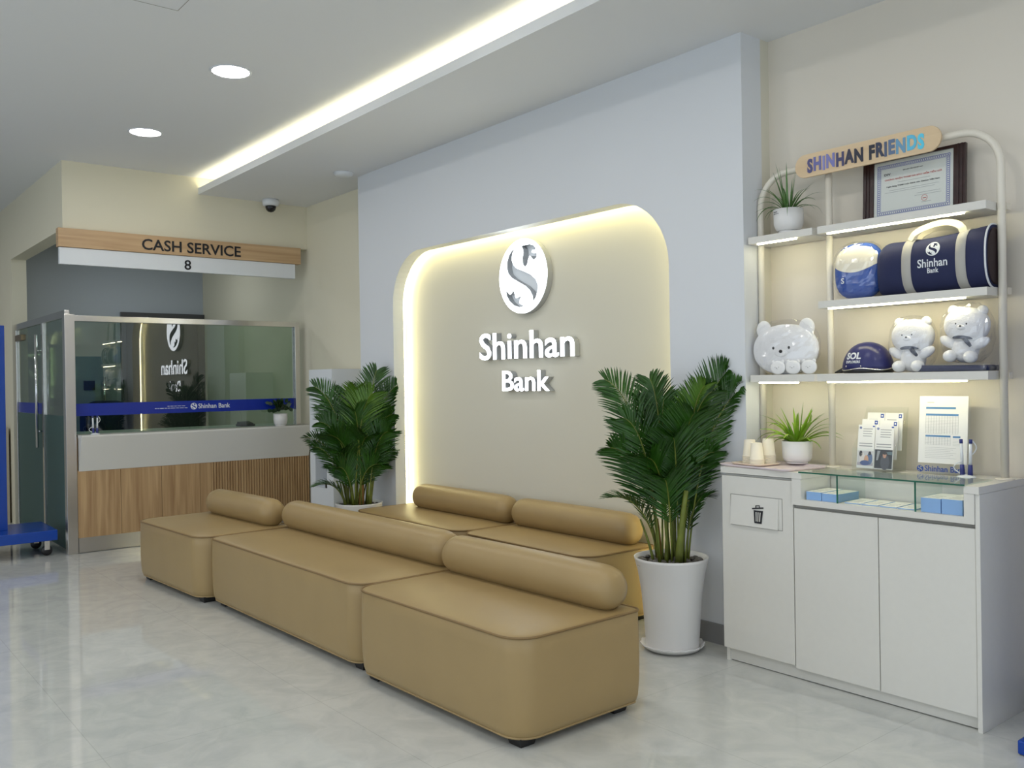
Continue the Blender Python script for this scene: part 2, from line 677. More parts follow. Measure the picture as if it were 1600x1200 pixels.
def niche_outline(e):
    x0, x1, zt, r = -6.185 - e, -3.285 + e, 2.425 + e, 0.40 + e
    pts = [(x0, 0.0)]
    for i in range(15):
        a = R(180 - 90 * i / 14)
        pts.append((x0 + r + r * math.cos(a), zt - r + r * math.sin(a)))
    for i in range(15):
        a = R(90 - 90 * i / 14)
        pts.append((x1 - r + r * math.cos(a), zt - r + r * math.sin(a)))
    pts.append((x1, 0.0))
    return pts


w = MB()
outer = [(-2.787, 0.0), (-2.787, ZS), (-6.72, ZS), (-6.72, 0.0)]
w.prism(niche_outline(0) + outer, YB, 3.885)
w.prism(niche_outline(0.055) + outer, 3.885, 3.95)
struct('wall_sign', w, M['wall_white'])
w = MB()
w.box(-6.72, -2.787, 3.95, 4.14, 0, ZS)
struct('wall_niche', w, M['niche'])
# lip return of the niche is painted like the wall; LED strip hidden behind it
L = MB()
o1, o2 = niche_outline(0.05), niche_outline(0.044)
L.loops([[(x, 3.893, z) for x, z in o2], [(x, 3.915, z) for x, z in o2], [(x, 3.915, z) for x, z in o1], [(x, 3.893, z) for x, z in o1]], closed=False, cap0=False, cap1=False)
o = L.build('light_strip', M['led_warm'], fix=False)
setp(o, 'warm light strip glowing around the rounded wall niche behind the sign', 'light strip')
L = MB().box(XF + 0.02, 3.1, 2.99, 3.01, ZS + 0.021, ZS + 0.035)
o = L.build('light_strip', M['led_cove'])
setp(o, 'long warm light strip in the ceiling cove above the sofas', 'light strip')

b = MB()
b.box(-6.73, -6.185, YB - 0.012, YB, 0, 0.105)
b.box(-3.285, -2.775, YB - 0.012, YB, 0, 0.105)
b.box(-2.787, -2.775, YB - 0.012, YW - 0.01, 0, 0.105)
struct('baseboard_sign', b, M['skirting'])
struct('baseboard_back', MB().box(-2.775, 3.1, YW - 0.012, YW, 0, 0.105), M['skirting'])
struct('baseboard_corner', MB().box(XF, -6.73, YW - 0.012, YW, 0, 0.105), M['skirting'])

# bulkhead above the counter and along the office side
w = MB()
w.box(XF - 0.16, XF, 1.80, YW, 2.735, ZC)
w.box(-10.40, XF - 0.16, 1.80, 1.94, 2.735, ZC)
w.box(-14.5, -10.40, 1.80, 1.94, 0, ZC)
struct('wall_counter', w, M['cream'])
struct('wall_office', MB().box(-11.2, -11.05, 1.94, YW, 0, ZC), M['office'])
w = MB()
w.box(-14.6, -14.5, -5.0, 1.8, 0, ZC)
struct('wall_left', w, M['office'])


# glazed front behind the camera's left, and glazed wall behind the camera
w = MB()
w.box(-14.5, 3.2, -5.0, -4.88, 2.85, ZC)
w.box(-14.5, 3.2, -5.0, -4.88, 0, 0.28)
w.box(-14.5, -8.3, -5.0, -4.88, 0.28, 2.85)
w.box(1.5, 3.2, -5.0, -4.88, 0.28, 2.85)
struct('wall_front', w, M['wall_white'])
w = MB()
w.box(3.08, 3.2, -4.88, 4.14, 2.85, ZC)
w.box(3.08, 3.2, -4.88, 4.14, 0, 0.28)
w.box(3.08, 3.2, -4.88, -3.7, 0.28, 2.85)
w.box(3.08, 3.2, 2.5, 4.14, 0.28, 2.85)
struct('wall_right', w, M['wall_white'])
for i in range(4):
    x0 = -8.3 + i * 2.45
    f = MB()
    for bx in ((x0, x0 + 0.06, 0.28, 2.85), (x0 + 2.39, x0 + 2.45, 0.28, 2.85), (x0 + 0.06, x0 + 2.39, 0.28, 0.34), (x0 + 0.06, x0 + 2.39, 2.79, 2.85)):
        f.box(bx[0], bx[1], -4.97, -4.91, bx[2], bx[3])
    fr = struct('window_%d' % (i + 1), f, M['steel'])
    MB().box(x0 + 0.06, x0 + 2.39, -4.945, -4.94, 0.34, 2.79).build('pane', M['window_glass'], fr)
for i in range(3):
    y0 = -3.7 + i * 2.0667
    f = MB()
    for bx in ((y0, y0 + 0.06, 0.28, 2.85), (y0 + 2.0, y0 + 2.0667, 0.28, 2.85), (y0 + 0.06, y0 + 2.0, 0.28, 0.34), (y0 + 0.06, y0 + 2.0, 2.79, 2.85)):
        f.box(3.11, 3.17, bx[0], bx[1], bx[2], bx[3])
    fr = struct('window_%d' % (i + 5), f, M['steel'])
    MB().box(3.138, 3.143, y0 + 0.06, y0 + 2.0, 0.34, 2.79).build('pane', M['window_glass'], fr)

# dark door of the office and its grey neighbour with a pull handle
d = MB()
d.box(-11.05, -11.0, 3.035, 3.09, 0, 2.28)
d.box(-11.05, -11.0, 3.93, 4.015, 0, 2.28)
d.box(-11.05, -11.0, 3.09, 3.93, 2.22, 2.28)
dr = struct('door_1', d, M['dark_door'])
MB().box(-11.045, -11.01, 3.095, 3.925, 0.01, 2.215).build('door_leaf', mat('dark_glossy_leaf', s2l(72, 73, 74), rough=0.15), dr)
d = MB()
d.box(-11.05, -11.02, 2.0, 2.98, 0, 2.15)
dr = struct('door_2', d, mat('grey_door', s2l(150, 158, 162), rough=0.04, coat=1.0), bevel=0.004)
hd = MB()
hd.tube([(-10.965, 2.83, 1.12), (-10.965, 2.83, 1.52)], 0.016)
hd.tube([(-11.02, 2.83, 1.18), (-10.965, 2.83, 1.18)], 0.009)
hd.tube([(-11.02, 2.83, 1.46), (-10.965, 2.83, 1.46)], 0.009)
hd.build('door_handle', M['chrome'], dr)
o = MB().box(-11.05, -11.035, 2.62, 2.74, 1.37, 1.48).build('card_reader', M['black'], bevel=0.004)
o.location.x = 0.03
setp(o, 'small black square card reader beside the pull handle in the office', 'card reader')

# ================================================================== CASH COUNTER
t = thing('cash_counter', (XF, 1.88, 0), 'cash service counter with slatted oak front and sloping white apron', 'counter')
T0 = off((-XF, -1.88, 0))
p = MB()
p.box(XF - 0.62, XF - 0.025, 1.90, 3.99, 0.13, 0.97, T=T0)
p.build('body', M['cab_white'], t)
p = MB()
for k in range(4):          # flat boards on the left
    y0, y1 = 1.885 + k * 0.345, 1.885 + (k + 1) * 0.345 - 0.003
    if k == 3:
        y1 = 3.02
    p.box(XF - 0.024, XF, y0, y1, 0.13, 0.70, T=T0)
p.box(XF - 0.08, XF - 0.001, 1.882, 1.8845, 0.13, 0.98, T=T0)
p.build('front_board', M['wood_v'], t)
p = MB()                    # vertical slats on the right
p.box(XF - 0.024, XF - 0.010, 3.02, 4.0, 0.13, 0.70, T=T0)
y = 3.022
while y < 3.985:
    p.box(XF - 0.010, XF + 0.001, y, y + 0.017, 0.13, 0.70, T=T0)
    y += 0.026
p.build('slat_panel', M['wood_v'], t)
p = MB()
p.prism([(XF - 0.02, 0.70), (XF + 0.004, 0.692), (XF + 0.115, 0.985), (XF + 0.115, 1.0), (XF - 0.02, 1.0)], 1.893, 4.0, axis='y', T=T0)
p.build('apron', M['counter_white'], t, bevel=0.002)
p = MB().box(XF - 0.66, XF + 0.02, 1.89, 4.0, 0.972, 1.0, T=T0)
p.build('countertop', M['counter_white'], t)
p = MB().box(XF - 0.03, XF - 0.004, 1.885, 4.0, 0.004, 0.13, T=T0)
p.build('kick_plate', M['steel'], t)['label'] = 'brushed steel kick plate'

# glazed screen standing on and beside the counter
XG = -8.25
t = thing('glass_screen', (XG, 1.84, 0), 'glass security screen in brushed steel frame above the cash counter', 'glass partition')
T0 = off((-XG, -1.84, 0))
p = MB().box(XG - 0.0, XG + 0.083, 1.80, 1.88, 0.0, 2.02, T=T0)
p.build('corner_post', M['steel'], t, bevel=0.002)
p = MB().box(XG - 0.02, XG + 0.04, 3.895, 3.945, 1.0, 2.015, T=T0)
p.build('end_post', M['steel'], t, bevel=0.002)
p = MB().box(XG + 0.0, XG + 0.045, 1.88, 3.895, 1.965, 2.015, T=T0)
p.build('top_rail', M['steel'], t, bevel=0.002)
g = MB().box(XG - 0.004, XG + 0.004, 1.88, 3.895, 1.001, 1.965, T=T0)
gp = g.build('glass_pane', M['glass'], t)
s = MB().box(XG + 0.0045, XG + 0.0055, 1.882, 3.893, 1.158, 1.264, T=T0)
fs_ = s.build('blue_stripe', M['blue_film'], gp)
# lettering on the stripe
s = MB()
add_emblem(s, 0.030, T0 @ FX(XG + 0.007, 2.898, 1.214), M['white_print'])
s.build('emblem', M['white_print'], gp)
build_words('Shinhan Bank', 0.062, T0 @ FX(XG + 0.007, 2.94, 1.193), M['white_print'], gp, bold=0.01, width=0.30)
s = MB()
random.seed(3)
for row, (ya, yb) in enumerate(((2.66, 2.82), (2.55, 2.84))):
    yy = ya
    while yy < yb:
        wd = random.uniform(0.012, 0.04)
        s.box(XG + 0.0065, XG + 0.0072, yy, min(yy + wd, yb), 1.218 - row * 0.018, 1.222 - row * 0.018, m=M['white_print'], T=T0)
        yy += wd + 0.008
s.build('small_print', M['white_print'], gp)
# speech opening: clear arch panel behind the screen
s = MB()
arc = [(0, 2.86, 1.0)]
for i in range(9):
    a = R(180 - 90 * i / 8)
    arc.append((0, 2.94 + 0.08 * math.cos(a), 1.10 + 0.07 * math.sin(a)))
arc += [(0, 3.25, 1.17), (0, 3.33, 1.16), (0, 3.36, 1.12), (0, 3.36, 1.0)]
s.tube([(XG - 0.012, q[1], q[2]) for q in arc], 0.0035, 6, T=T0)
s.build('opening_trim', M['acrylic'], gp)

# side screen with door
t = thing('side_screen', (-9.3, 1.84, 0), 'side glass screen with frosted lower panes left of the cash counter', 'glass partition')
T0 = off((9.3, -1.84, 0))
MB().box(-9.17, -9.11, 1.82, 1.86, 0, 2.0, T=T0).build('mullion', M['steel'], t, bevel=0.002)
MB().box(-10.40, -8.251, 1.82, 1.86, 2.0, 2.06, T=T0).build('top_rail', M['steel'], t, bevel=0.002)
MB().box(-10.40, -10.34, 1.82, 1.86, 0, 2.0, T=T0).build('mullion', M['steel'], t, bevel=0.002)
for (a0, a1) in ((-9.11, -8.251), (-10.33, -9.18)):
    g = MB().box(a0, a1, 1.836, 1.844, 0.012, 1.998, T=T0).build('glass_pane', M['glass'], t)
    MB().box(a0 + 0.002, a1 - 0.002, 1.8345, 1.8355, 0.014, 1.158, T=T0).build('frosted_film', M['frost'], g)
    if a0 < -10:
        MB().box(a0 + 0.002, a1 - 0.002, 1.8335, 1.8352, 1.160, 1.262, T=T0).build('blue_stripe', M['blue_film'], g)
p = MB().box(-10.36, -10.05, 1.815, 1.865, 1.885, 1.945, T=T0)
p.build('patch_hinge', mat('bronze_metal', s2l(140, 122, 98), rough=0.35, metal=0.8), t, bevel=0.003)
p = MB()
p.tube([(-9.24, 1.79, 0.85), (-9.24, 1.79, 1.9)], 0.014, T=T0)
p.tube([(-9.24, 1.79, 1.0), (-9.24, 1.836, 1.0)], 0.009, T=T0)
p.tube([(-9.24, 1.79, 1.75), (-9.24, 1.836, 1.75)], 0.009, T=T0)
p.build('pull_handle', M['chrome'], t)

# overhead service sign
t = thing('service_sign', (XF, 1.75, 2.42), 'overhead oak and white cash service sign board numbered 8', 'sign')
T0 = off((-XF, -1.75, -2.42))
MB().box(XF - 0.03, XF + 0.045, 1.755, 3.93, 2.578, 2.735, T=T0).build('oak_board', M['wood_h'], t, bevel=0.002)
MB().box(XF - 0.01, XF + 0.03, 1.765, 3.875, 2.435, 2.576, T=T0).build('white_board', M['plastic_white'], t, bevel=0.002)
build_words('CASH SERVICE', 0.13, T0 @ FX(XF + 0.047, 2.425, 2.606), M['black_print'], t, extrude=0.002, bold=0.014, width=0.895, height=0.098)
s = MB()
add_text(s, '8', 0.13, T0 @ FX(XF + 0.031, 2.795, 2.455), M['black_print'], extrude=0.002, bold=0.012, height=0.09)
s.build('number', M['black_print'], t)

# ================================================================== WALL SIGN
YBK, YFACE = 3.95, 3.90
t = thing('wall_logo_sign', (-4.68, YBK, 1.35), 'large illuminated white Shinhan Bank emblem and letters in the niche', 'sign')
T0 = off((4.68, -YBK, -1.35))


def sgn(kind, data, xc, zc, name):
    vs, fs = data
    body = MB()
    body.add([Vector((v.x, v.y, v.z)) for v in vs], fs, M['sign_side'], False, T0 @ FY(xc, (YBK + YFACE) / 2 + 0.001, zc))
    return body


ev, ef = emblem_data(0.2555, 0.023)
emb = MB()
emb.add(ev, ef, None, False, T0 @ FY(-4.685, (YBK + YFACE) / 2 + 0.001, 2.114))
emb = emb.build('emblem', M['sign_side'], t)
f = MB()
ev, ef = emblem_data(0.254, 0.0012)
f.add(ev, ef, None, False, T0 @ FY(-4.685, YFACE - 0.0005, 2.114))
f.build('emblem_face', M['face_glow'], emb)['label'] = 'glowing white face'


bp_ = MB()
bp_.lathe([(0.002, 0), (0.250, 0)], n=64, caps=False, T=T0 @ FY(-4.685, YBK - 0.002, 2.114))
bp_.build('back_plate', M['plastic_white'], emb)


def letters(word, x0, width, base, size, hgt):
    """each letter its own raised body and lit face; widths scaled to fit"""
    gl = []
    pen = 0.0
    for i, ch in enumerate(word):
        # advance from the text width of the prefix
        v1, f1 = text_data(ch, size, 0.0225, 0.010)
        pv, _ = text_data(word[:i + 1], size, 0.0, 0.010)
        xr = max(v.x for v in pv)
        cw = max(v.x for v in v1)
        gl.append((ch, xr - cw))
    allv, _ = text_data(word, size, 0.0, 0.010)
    a, b2 = min(v.x for v in allv), max(v.x for v in allv)
    cap, _ = text_data(word[0], size, 0.0, 0.010)
    hh = max(v.y for v in cap) - min(v.y for v in cap)
    kx, ky = width / (b2 - a), hgt / hh
    for ch, xo in gl:
        v1, f1 = text_data(ch, size, 0.0225, 0.010)
        v2, f2 = text_data(ch, size, 0.0012, 0.009)
        q = MB()
        q.add([Vector(((v.x + xo - a) * kx, v.y * ky, v.z)) for v in v1], f1, None, False, T0 @ FY(x0, (YBK + YFACE) / 2 + 0.001, base))
        lo = q.build('letter', M['sign_side'], t)
        q = MB()
        q.add([Vector(((v.x + xo - a) * kx, v.y * ky, v.z)) for v in v2], f2, None, False, T0 @ FY(x0, YFACE - 0.0005, base))
        q.build('letter_face', M['face_glow'], lo)


letters('Shinhan', -5.185, 1.005, 1.556, 0.28, 0.192)
letters('Bank', -4.925, 0.50, 1.332, 0.22, 0.140)


# ================================================================== SOFAS
def sofa(x0, x1, y0, y1, rz, label, group, radii=None, bol=(0.06, 0.04), H=0.43, r_bol=0.098, cx=None):
    cx, cy = (x0 + x1) / 2, (y0 + y1) / 2
    L, D = x1 - x0, y1 - y0
    t = thing('bench_sofa', (cx, cy, 0), label, 'sofa', group, rz)
    rad = radii or (0.11, 0.13, 0.035, 0.035)
    h = 0.036

    def ring(inset, z, sag=0.0):
        rr = tuple(max(0.012, q - inset * 0.8) for q in rad)
        return [(x, y, z) for x, y in rrect(-L / 2 + inset, L / 2 - inset, -D / 2 + inset, D / 2 - inset, rr)]
    p = MB()
    rings = [ring(0.06, h), ring(0.022, h), ring(0.010, h + 0.012), ring(0.003, h + 0.035)]
    for i in range(1, 7):
        z = h + 0.04 + (H - 0.048 - h) * i / 6
        rings.append(ring(-0.004 * math.sin(PI * i / 6), z))
    rings += [ring(0.004, H - 0.003), ring(0.012, H)]
    rings += [ring(0.03, H + 0.004), ring(0.09, H + 0.010), ring(0.18, H + 0.013), ring(0.26, H + 0.014)]
    p.loops(rings)
    body = p.build('upholstered_base', M['leather'], t)
    q = MB()
    q.tube(ring(-0.001, H - 0.004), 0.0055, 6, closed=True)
    q.build('top_piping', M['piping'], body)
    q = MB()
    q.tube(ring(0.016, h + 0.003), 0.005, 6, closed=True)
    q.build('bottom_piping', M['leather'], body)
    # bolster roll
    a, b_ = -L / 2 + bol[0], L / 2 - bol[1]
    yc, zc = D / 2 - r_bol - 0.02, H + r_bol - 0.006
    prof = []
    for i in range(8):
        an = PI / 2 * i / 7
        prof.append((0.02 + (r_bol - 0.02) * math.sin(an) ** 0.8, a + 0.07 * (1 - math.sin(an) * 1.0) if i else a))
    prof = [(0.012, a), (r_bol * 0.45, a + 0.006), (r_bol * 0.72, a + 0.02), (r_bol * 0.9, a + 0.045), (r_bol * 0.98, a + 0.08)]
    n = 8
    for i in range(n + 1):
        prof.append((r_bol * (1.0 + 0.012 * math.sin(PI * i / n)), a + 0.12 + (b_ - a - 0.24) * i / n))
    prof += [(r_bol * 0.98, b_ - 0.08), (r_bol * 0.9, b_ - 0.045), (r_bol * 0.72, b_ - 0.02), (r_bol * 0.45, b_ - 0.006), (0.012, b_)]
    q = MB()
    q.lathe(prof, (0, yc, zc), 36, axis='x')
    q.build('bolster', M['leather'], t)
    for sx in (-1, 1):
        for sy in (-1, 1):
            lx, ly = sx * (L / 2 - 0.085), sy * (D / 2 - 0.085)
            if sy < 0 and sx > 0:
                lx -= 0.0
            q = MB()
            q.loops([[(lx + u * 0.034, ly + v * 0.034, 0.0) for u, v in ((-1, -1), (1, -1), (1, 1), (-1, 1))],
                     [(lx + u * 0.044, ly + v * 0.044, 0.038) for u, v in ((-1, -1), (1, -1), (1, 1), (-1, 1))]], smooth=False)
            q.build('leg', M['black'], t)
    if L > 1.5:
        for sy in (-1, 1):
            q = MB()
            ly = sy * (D / 2 - 0.10)
            q.loops([[(u * 0.034, ly + v * 0.034, 0.0) for u, v in ((-1, -1), (1, -1), (1, 1), (-1, 1))],
                     [(u * 0.044, ly + v * 0.044, 0.038) for u, v in ((-1, -1), (1, -1), (1, 1), (-1, 1))]], smooth=False)
            q.build('leg', M['black'], t)
    return t


G1, G2 = 'front row of tan bench sofas', 'back row of tan bench sofas in the niche'
sofa(-3.785, -2.588, 2.085, 2.77, R(1.2), 'front row tan bench sofa closest to the camera, beside the palm', G1, radii=(0.10, 0.115, 0.035, 0.035), bol=(0.005, 0.012))
sofa(-5.67, -3.805, 2.09, 2.775, R(1.0), 'long tan bench sofa in the middle of the front row', G1, radii=(0.07, 0.12, 0.035, 0.035), bol=(0.0, 0.0))
sofa(-6.82, -5.70, 1.985, 2.655, R(3.0), 'tan bench sofa at the far left end of the front row, before the oak counter', G1, bol=(0.10, 0.02))
sofa(-4.70, -3.53, 3.355, 3.915, 0, 'tan bench sofa against the niche wall, right one next to the palm', G2, bol=(0.05, 0.03))
sofa(-6.10, -4.72, 3.355, 3.915, 0, 'tan bench sofa against the niche wall, left one below the bright niche edge', G2, bol=(0.235, -0.02))


# ================================================================== PALMS
YLIM = 9.0


def frond(mb, base, ctrl, tip, leaf_len, m, stem_m, seed, side=None, droop=0.25, n=30, start=0.26, width=0.0053):
    rnd = random.Random(seed)
    b, c, e = Vector(base), Vector(ctrl), Vector(tip)

    def pos(t):
        return b * (1 - t) ** 2 + c * 2 * t * (1 - t) + e * t * t

    def tan(t):
        return ((c - b) * (1 - t) + (e - c) * t).normalized()
    pts = [pos(i / 14) for i in range(15)]
    mb.tube(pts, [0.006 * (1 - 0.75 * i / 14) for i in range(15)], 5, m=stem_m)
    for i in range(n):
        t = start + (1 - start) * (i + 0.5) / n
        p, tg = pos(t), tan(t)
        ref = Vector(side) if side else Vector((0, 0, 1)).cross(tg)
        lat = (ref - tg * ref.dot(tg))
        lat = lat.normalized() if lat.length > 1e-4 else tg.orthogonal()
        nor = tg.cross(lat)
        u = (t - start) / (1 - start)
        ln = leaf_len * (0.45 + 0.75 * math.sin(PI * min(1, u * 0.85 + 0.12))) * (1 - 0.35 * u)
        fwd = 0.75 + 0.75 * u
        for sgn_ in (-1, 1):
            d = (lat * sgn_ + tg * fwd * rnd.uniform(0.85, 1.15) + nor * rnd.uniform(0.05, 0.4)).normalized()
            w0 = (tg * 1.0 - d * tg.dot(d)).normalized() * width * rnd.uniform(0.8, 1.1)
            fold = nor * 0.002
            q0 = p
            q1 = p + d * ln * 0.4
            q2 = p + d * ln * 0.75 + Vector((0, 0, -droop * ln * 0.16))
            q3 = p + d * ln * rnd.uniform(0.95, 1.05) + Vector((0, 0, -droop * ln * 0.42))
            for q_ in (q1, q2, q3):
                q_.y = min(q_.y, YLIM)
            vs = [q0 - w0 * 0.35, q0 + w0 * 0.35, q1 - w0, q1 + fold, q1 + w0, q2 - w0 * 0.75, q2 + fold, q2 + w0 * 0.75, q3]
            mb.add(vs, [(0, 1, 4, 3), (0, 3, 2), (2, 3, 6, 5), (3, 4, 7, 6), (5, 6, 8), (6, 7, 8)], m, True)


def cane(mb, x, y, h, lean, r, m):
    pts = [(x + lean[0] * (i / 6) ** 1.3, y + lean[1] * (i / 6) ** 1.3, h * i / 6) for i in range(7)]
    mb.tube(pts, [r * (1 - 0.45 * i / 6) for i in range(7)], 8, m=m)


def palm(loc, pot_prof, rim, saucer, zsoil, fronds, label, cat, seed, canes):
    global YLIM
    YLIM = 3.765 - loc[1]
    t = thing('potted_palm', loc, label, cat)
    pm = MB()
    pm.lathe(pot_prof, n=48, caps=False)
    pm.add([(0, 0, pot_prof[0][1])], [])
    pm.lathe([(0.005, pot_prof[0][1]), (pot_prof[0][0], pot_prof[0][1])], n=48, caps=False)
    po = pm.build('pot', M['pot'], t)
    # small printed mark on the pot
    mk = MB()
    for k, (w_, zz) in enumerate(((0.035, 0), (0.05, -0.008))):
        a0 = R(-118)
        rr = rim * 0.985 - 0.012
        for j in range(5):
            if (j + k) % 4 == 3:
                continue
            a = a0 + j * 0.035
            a2 = a + 0.027
            r1 = rr + 0.006 + (0.0 if k == 0 else -0.0005)
            vs = [(r1 * math.cos(a), r1 * math.sin(a), zsoil - 0.03 + zz), (r1 * math.cos(a2), r1 * math.sin(a2), zsoil - 0.03 + zz),
                  (r1 * math.cos(a2), r1 * math.sin(a2), zsoil - 0.027 + zz), (r1 * math.cos(a), r1 * math.sin(a), zsoil - 0.027 + zz)]
            mk.add(vs, [(0, 1, 2, 3)])
    mk.build('printed_mark', M['black_print'], po)
    if saucer:
        s = MB()
        nn = 72
        rings = []
        for rr, z, wv in ((0.02, 0.004, 0), (saucer * 0.82, 0.004, 0), (saucer * 0.98, 0.022, 0.2), (saucer * 1.04, 0.033, 1), (saucer * 1.02, 0.036, 1), (saucer * 0.9, 0.01, 0), (0.02, 0.008, 0)):
            rings.append([((rr + 0.003 * wv * math.sin(18 * 2 * PI * j / nn)) * math.cos(2 * PI * j / nn), (rr + 0.003 * wv * math.sin(18 * 2 * PI * j / nn)) * math.sin(2 * PI * j / nn), z + 0.003 * wv * math.sin(18 * 2 * PI * j / nn)) for j in range(nn)])
        s.loops(rings, cap0=True, cap1=True)
        s.build('saucer', M['pot'], t)
    so = MB()
    so.lathe([(0.004, zsoil - 0.03), (rim * 0.93, zsoil - 0.03)], n=32, caps=False)
    so = so.build('soil', M['soil'], t)
    rnd = random.Random(seed)
    pb = MB()
    for k in range(120):
        a, rr = rnd.uniform(0, 2 * PI), rim * 0.86 * math.sqrt(rnd.random())
        s_ = rnd.uniform(0.010, 0.02)
        pb.sphere((rr * math.cos(a), rr * math.sin(a), zsoil - 0.026 + rnd.uniform(0, 0.006)), s_, s_ * rnd.uniform(0.7, 1), s_ * 0.6, n=8, k=6)
    o = pb.build('pebbles', M['pebble'], t)
    setp(o, kind='stuff')
    for (x, y, h, lx, ly, r, mm) in canes:
        cm = MB()
        pts = [(x + lx * (i / 6) ** 1.3, y + ly * (i / 6) ** 1.3, zsoil - 0.03 + (h - zsoil) * i / 6) for i in range(7)]
        cm.tube(pts, [r * (1 - 0.45 * i / 6) for i in range(7)], 8)
        cm.build('cane', M[mm], t)
    for k, fr_ in enumerate(fronds):
        fm = MB()
        base, ctrl, tip, ln, mm = fr_[:5]
        side = fr_[5] if len(fr_) > 5 else None
        frond(fm, base, ctrl, tip, ln, M[mm], M['stem'], seed * 31 + k, side=side, n=46 if ln > 0.17 else 34)
        fm.build('frond', M[mm], t, fix=False)
    return t


# lateral axis of view-facing fronds: a mix of x and y, in world terms
SX = (0.63, 0.777, 0)


def fan_fronds(tips, z0, spread, seed, scale=1.0):
    rnd = random.Random(seed)
    out = []
    for (u, v, z, ln, mm, flat) in tips:
        # u runs across (to the right in plan), v runs away from the camera side
        tip = Vector((0.63 * u - 0.777 * v, 0.777 * u + 0.63 * v, z))
        bu, bv = u * 0.13 + rnd.uniform(-spread, spread), v * 0.13 + rnd.uniform(-spread, spread)
        base = Vector((0.63 * bu - 0.777 * bv, 0.777 * bu + 0.63 * bv, z0))
        hz = z0 + (z - z0) * 0.80
        ctrl = Vector((base.x + (tip.x - base.x) * 0.22, base.y + (tip.y - base.y) * 0.22, hz + 0.1))
        out.append((base, ctrl, tip, ln * scale, mm, SX if flat else None))
    return out


# right palm: pot centre (-3.085, 3.54)
PZ = 0.48
pot_r = [(0.135, 0.012), (0.140, 0.08), (0.146, 0.18), (0.156, 0.30), (0.172, 0.40), (0.188, 0.465), (0.192, PZ), (0.184, PZ), (0.176, 0.44), (0.168, 0.40)]
tips_r = [(-0.33, 0.0, 1.40, 0.20, 'leaf', 1), (-0.09, 0.05, 1.40, 0.20, 'leaf', 1), (-0.02, 0.03, 1.30, 0.22, 'leaf', 1), (0.33, 0.02, 1.44, 0.23, 'leaf', 1),
          (0.42, -0.02, 1.36, 0.20, 'leaf', 1), (0.20, -0.10, 1.33, 0.22, 'leaf', 1), (-0.24, -0.05, 1.20, 0.22, 'leaf', 1), (-0.31, -0.04, 1.05, 0.20, 'leaf', 1),
          (0.10, -0.14, 1.22, 0.24, 'leaf', 1), (0.0, -0.12, 1.10, 0.22, 'leaf', 1), (-0.34, -0.10, 0.80, 0.13, 'leaf', 0), (0.22, -0.05, 1.02, 0.18, 'leaf', 1),
          (0.20, 0.02, 0.78, 0.14, 'leaf', 0), (-0.13, -0.12, 1.0, 0.22, 'leaf', 1), (0.02, 0.10, 1.2, 0.22, 'leaf', 0), (-0.16, 0.08, 1.3, 0.2, 'leaf', 0),
          (0.12, -0.04, 0.95, 0.2, 'leaf', 1), (-0.06, -0.16, 0.9, 0.18, 'leaf', 1), (0.16, -0.12, 1.36, 0.18, 'leaf_light', 1)]
canes_r = [(0.075, -0.03, 0.86, 0.04, 0.02, 0.021, 'stem'), (-0.05, -0.03, 0.70, -0.02, 0.0, 0.017, 'stem_brown'), (0.0, -0.04, 0.72, 0.0, 0.02, 0.010, 'stem'),
           (-0.09, 0.0, 0.72, -0.06, 0.0, 0.010, 'stem'), (0.03, 0.04, 0.8, 0.03, 0.03, 0.012, 'stem'), (-0.02, 0.05, 0.8, -0.02, 0.03, 0.012, 'stem'), (-0.06, -0.07, 0.70, -0.05, -0.04, 0.008, 'stem')]
palm((-3.085, 3.54, 0), pot_r, 0.192, 0.158, PZ, fan_fronds(tips_r, PZ - 0.03, 0.05, 4), 'tall areca palm in a white tapered floor pot beside the cabinet', 'plant', 5, canes_r)

# left palm: pot centre (-6.33, 3.5)
PZ = 0.45
pot_l = [(0.13, 0.0), (0.14, 0.1), (0.155, 0.25), (0.178, 0.36), (0.187, PZ - 0.01), (0.188, PZ), (0.180, PZ), (0.172, 0.38), (0.168, 0.36)]
tips_l = [(-0.33, -0.06, 1.38, 0.22, 'leaf', 1), (-0.40, -0.10, 0.98, 0.16, 'leaf', 1), (-0.35, -0.05, 0.90, 0.14, 'leaf', 1), (0.16, 0.0, 1.50, 0.24, 'leaf', 1), (0.33, 0.0, 1.38, 0.22, 'leaf', 1),
          (-0.10, 0.03, 1.34, 0.26, 'leaf', 1), (-0.26, -0.02, 1.24, 0.26, 'leaf', 1), (0.0, -0.12, 1.18, 0.26, 'leaf', 1), (0.14, -0.12, 1.32, 0.26, 'leaf_light', 1), (0.02, -0.10, 1.36, 0.24, 'leaf_light', 1),
          (0.28, -0.05, 1.15, 0.22, 'leaf', 1), (0.30, -0.06, 0.86, 0.18, 'leaf', 1), (-0.32, -0.16, 0.60, 0.13, 'leaf', 0), (-0.2, -0.16, 1.0, 0.26, 'leaf', 1), (-0.15, -0.12, 0.74, 0.2, 'leaf', 1), (0.2, -0.12, 0.76, 0.2, 'leaf', 1),
          (0.1, -0.16, 0.98, 0.24, 'leaf', 1), (-0.12, -0.18, 0.86, 0.22, 'leaf', 1), (0.2, 0.04, 1.2, 0.24, 'leaf', 0), (-0.3, 0.06, 1.1, 0.24, 'leaf', 0), (0.0, 0.1, 1.25, 0.25, 'leaf', 0), (0.26, -0.12, 1.02, 0.22, 'leaf', 1),
          (-0.28, -0.1, 1.10, 0.2, 'leaf', 1)]
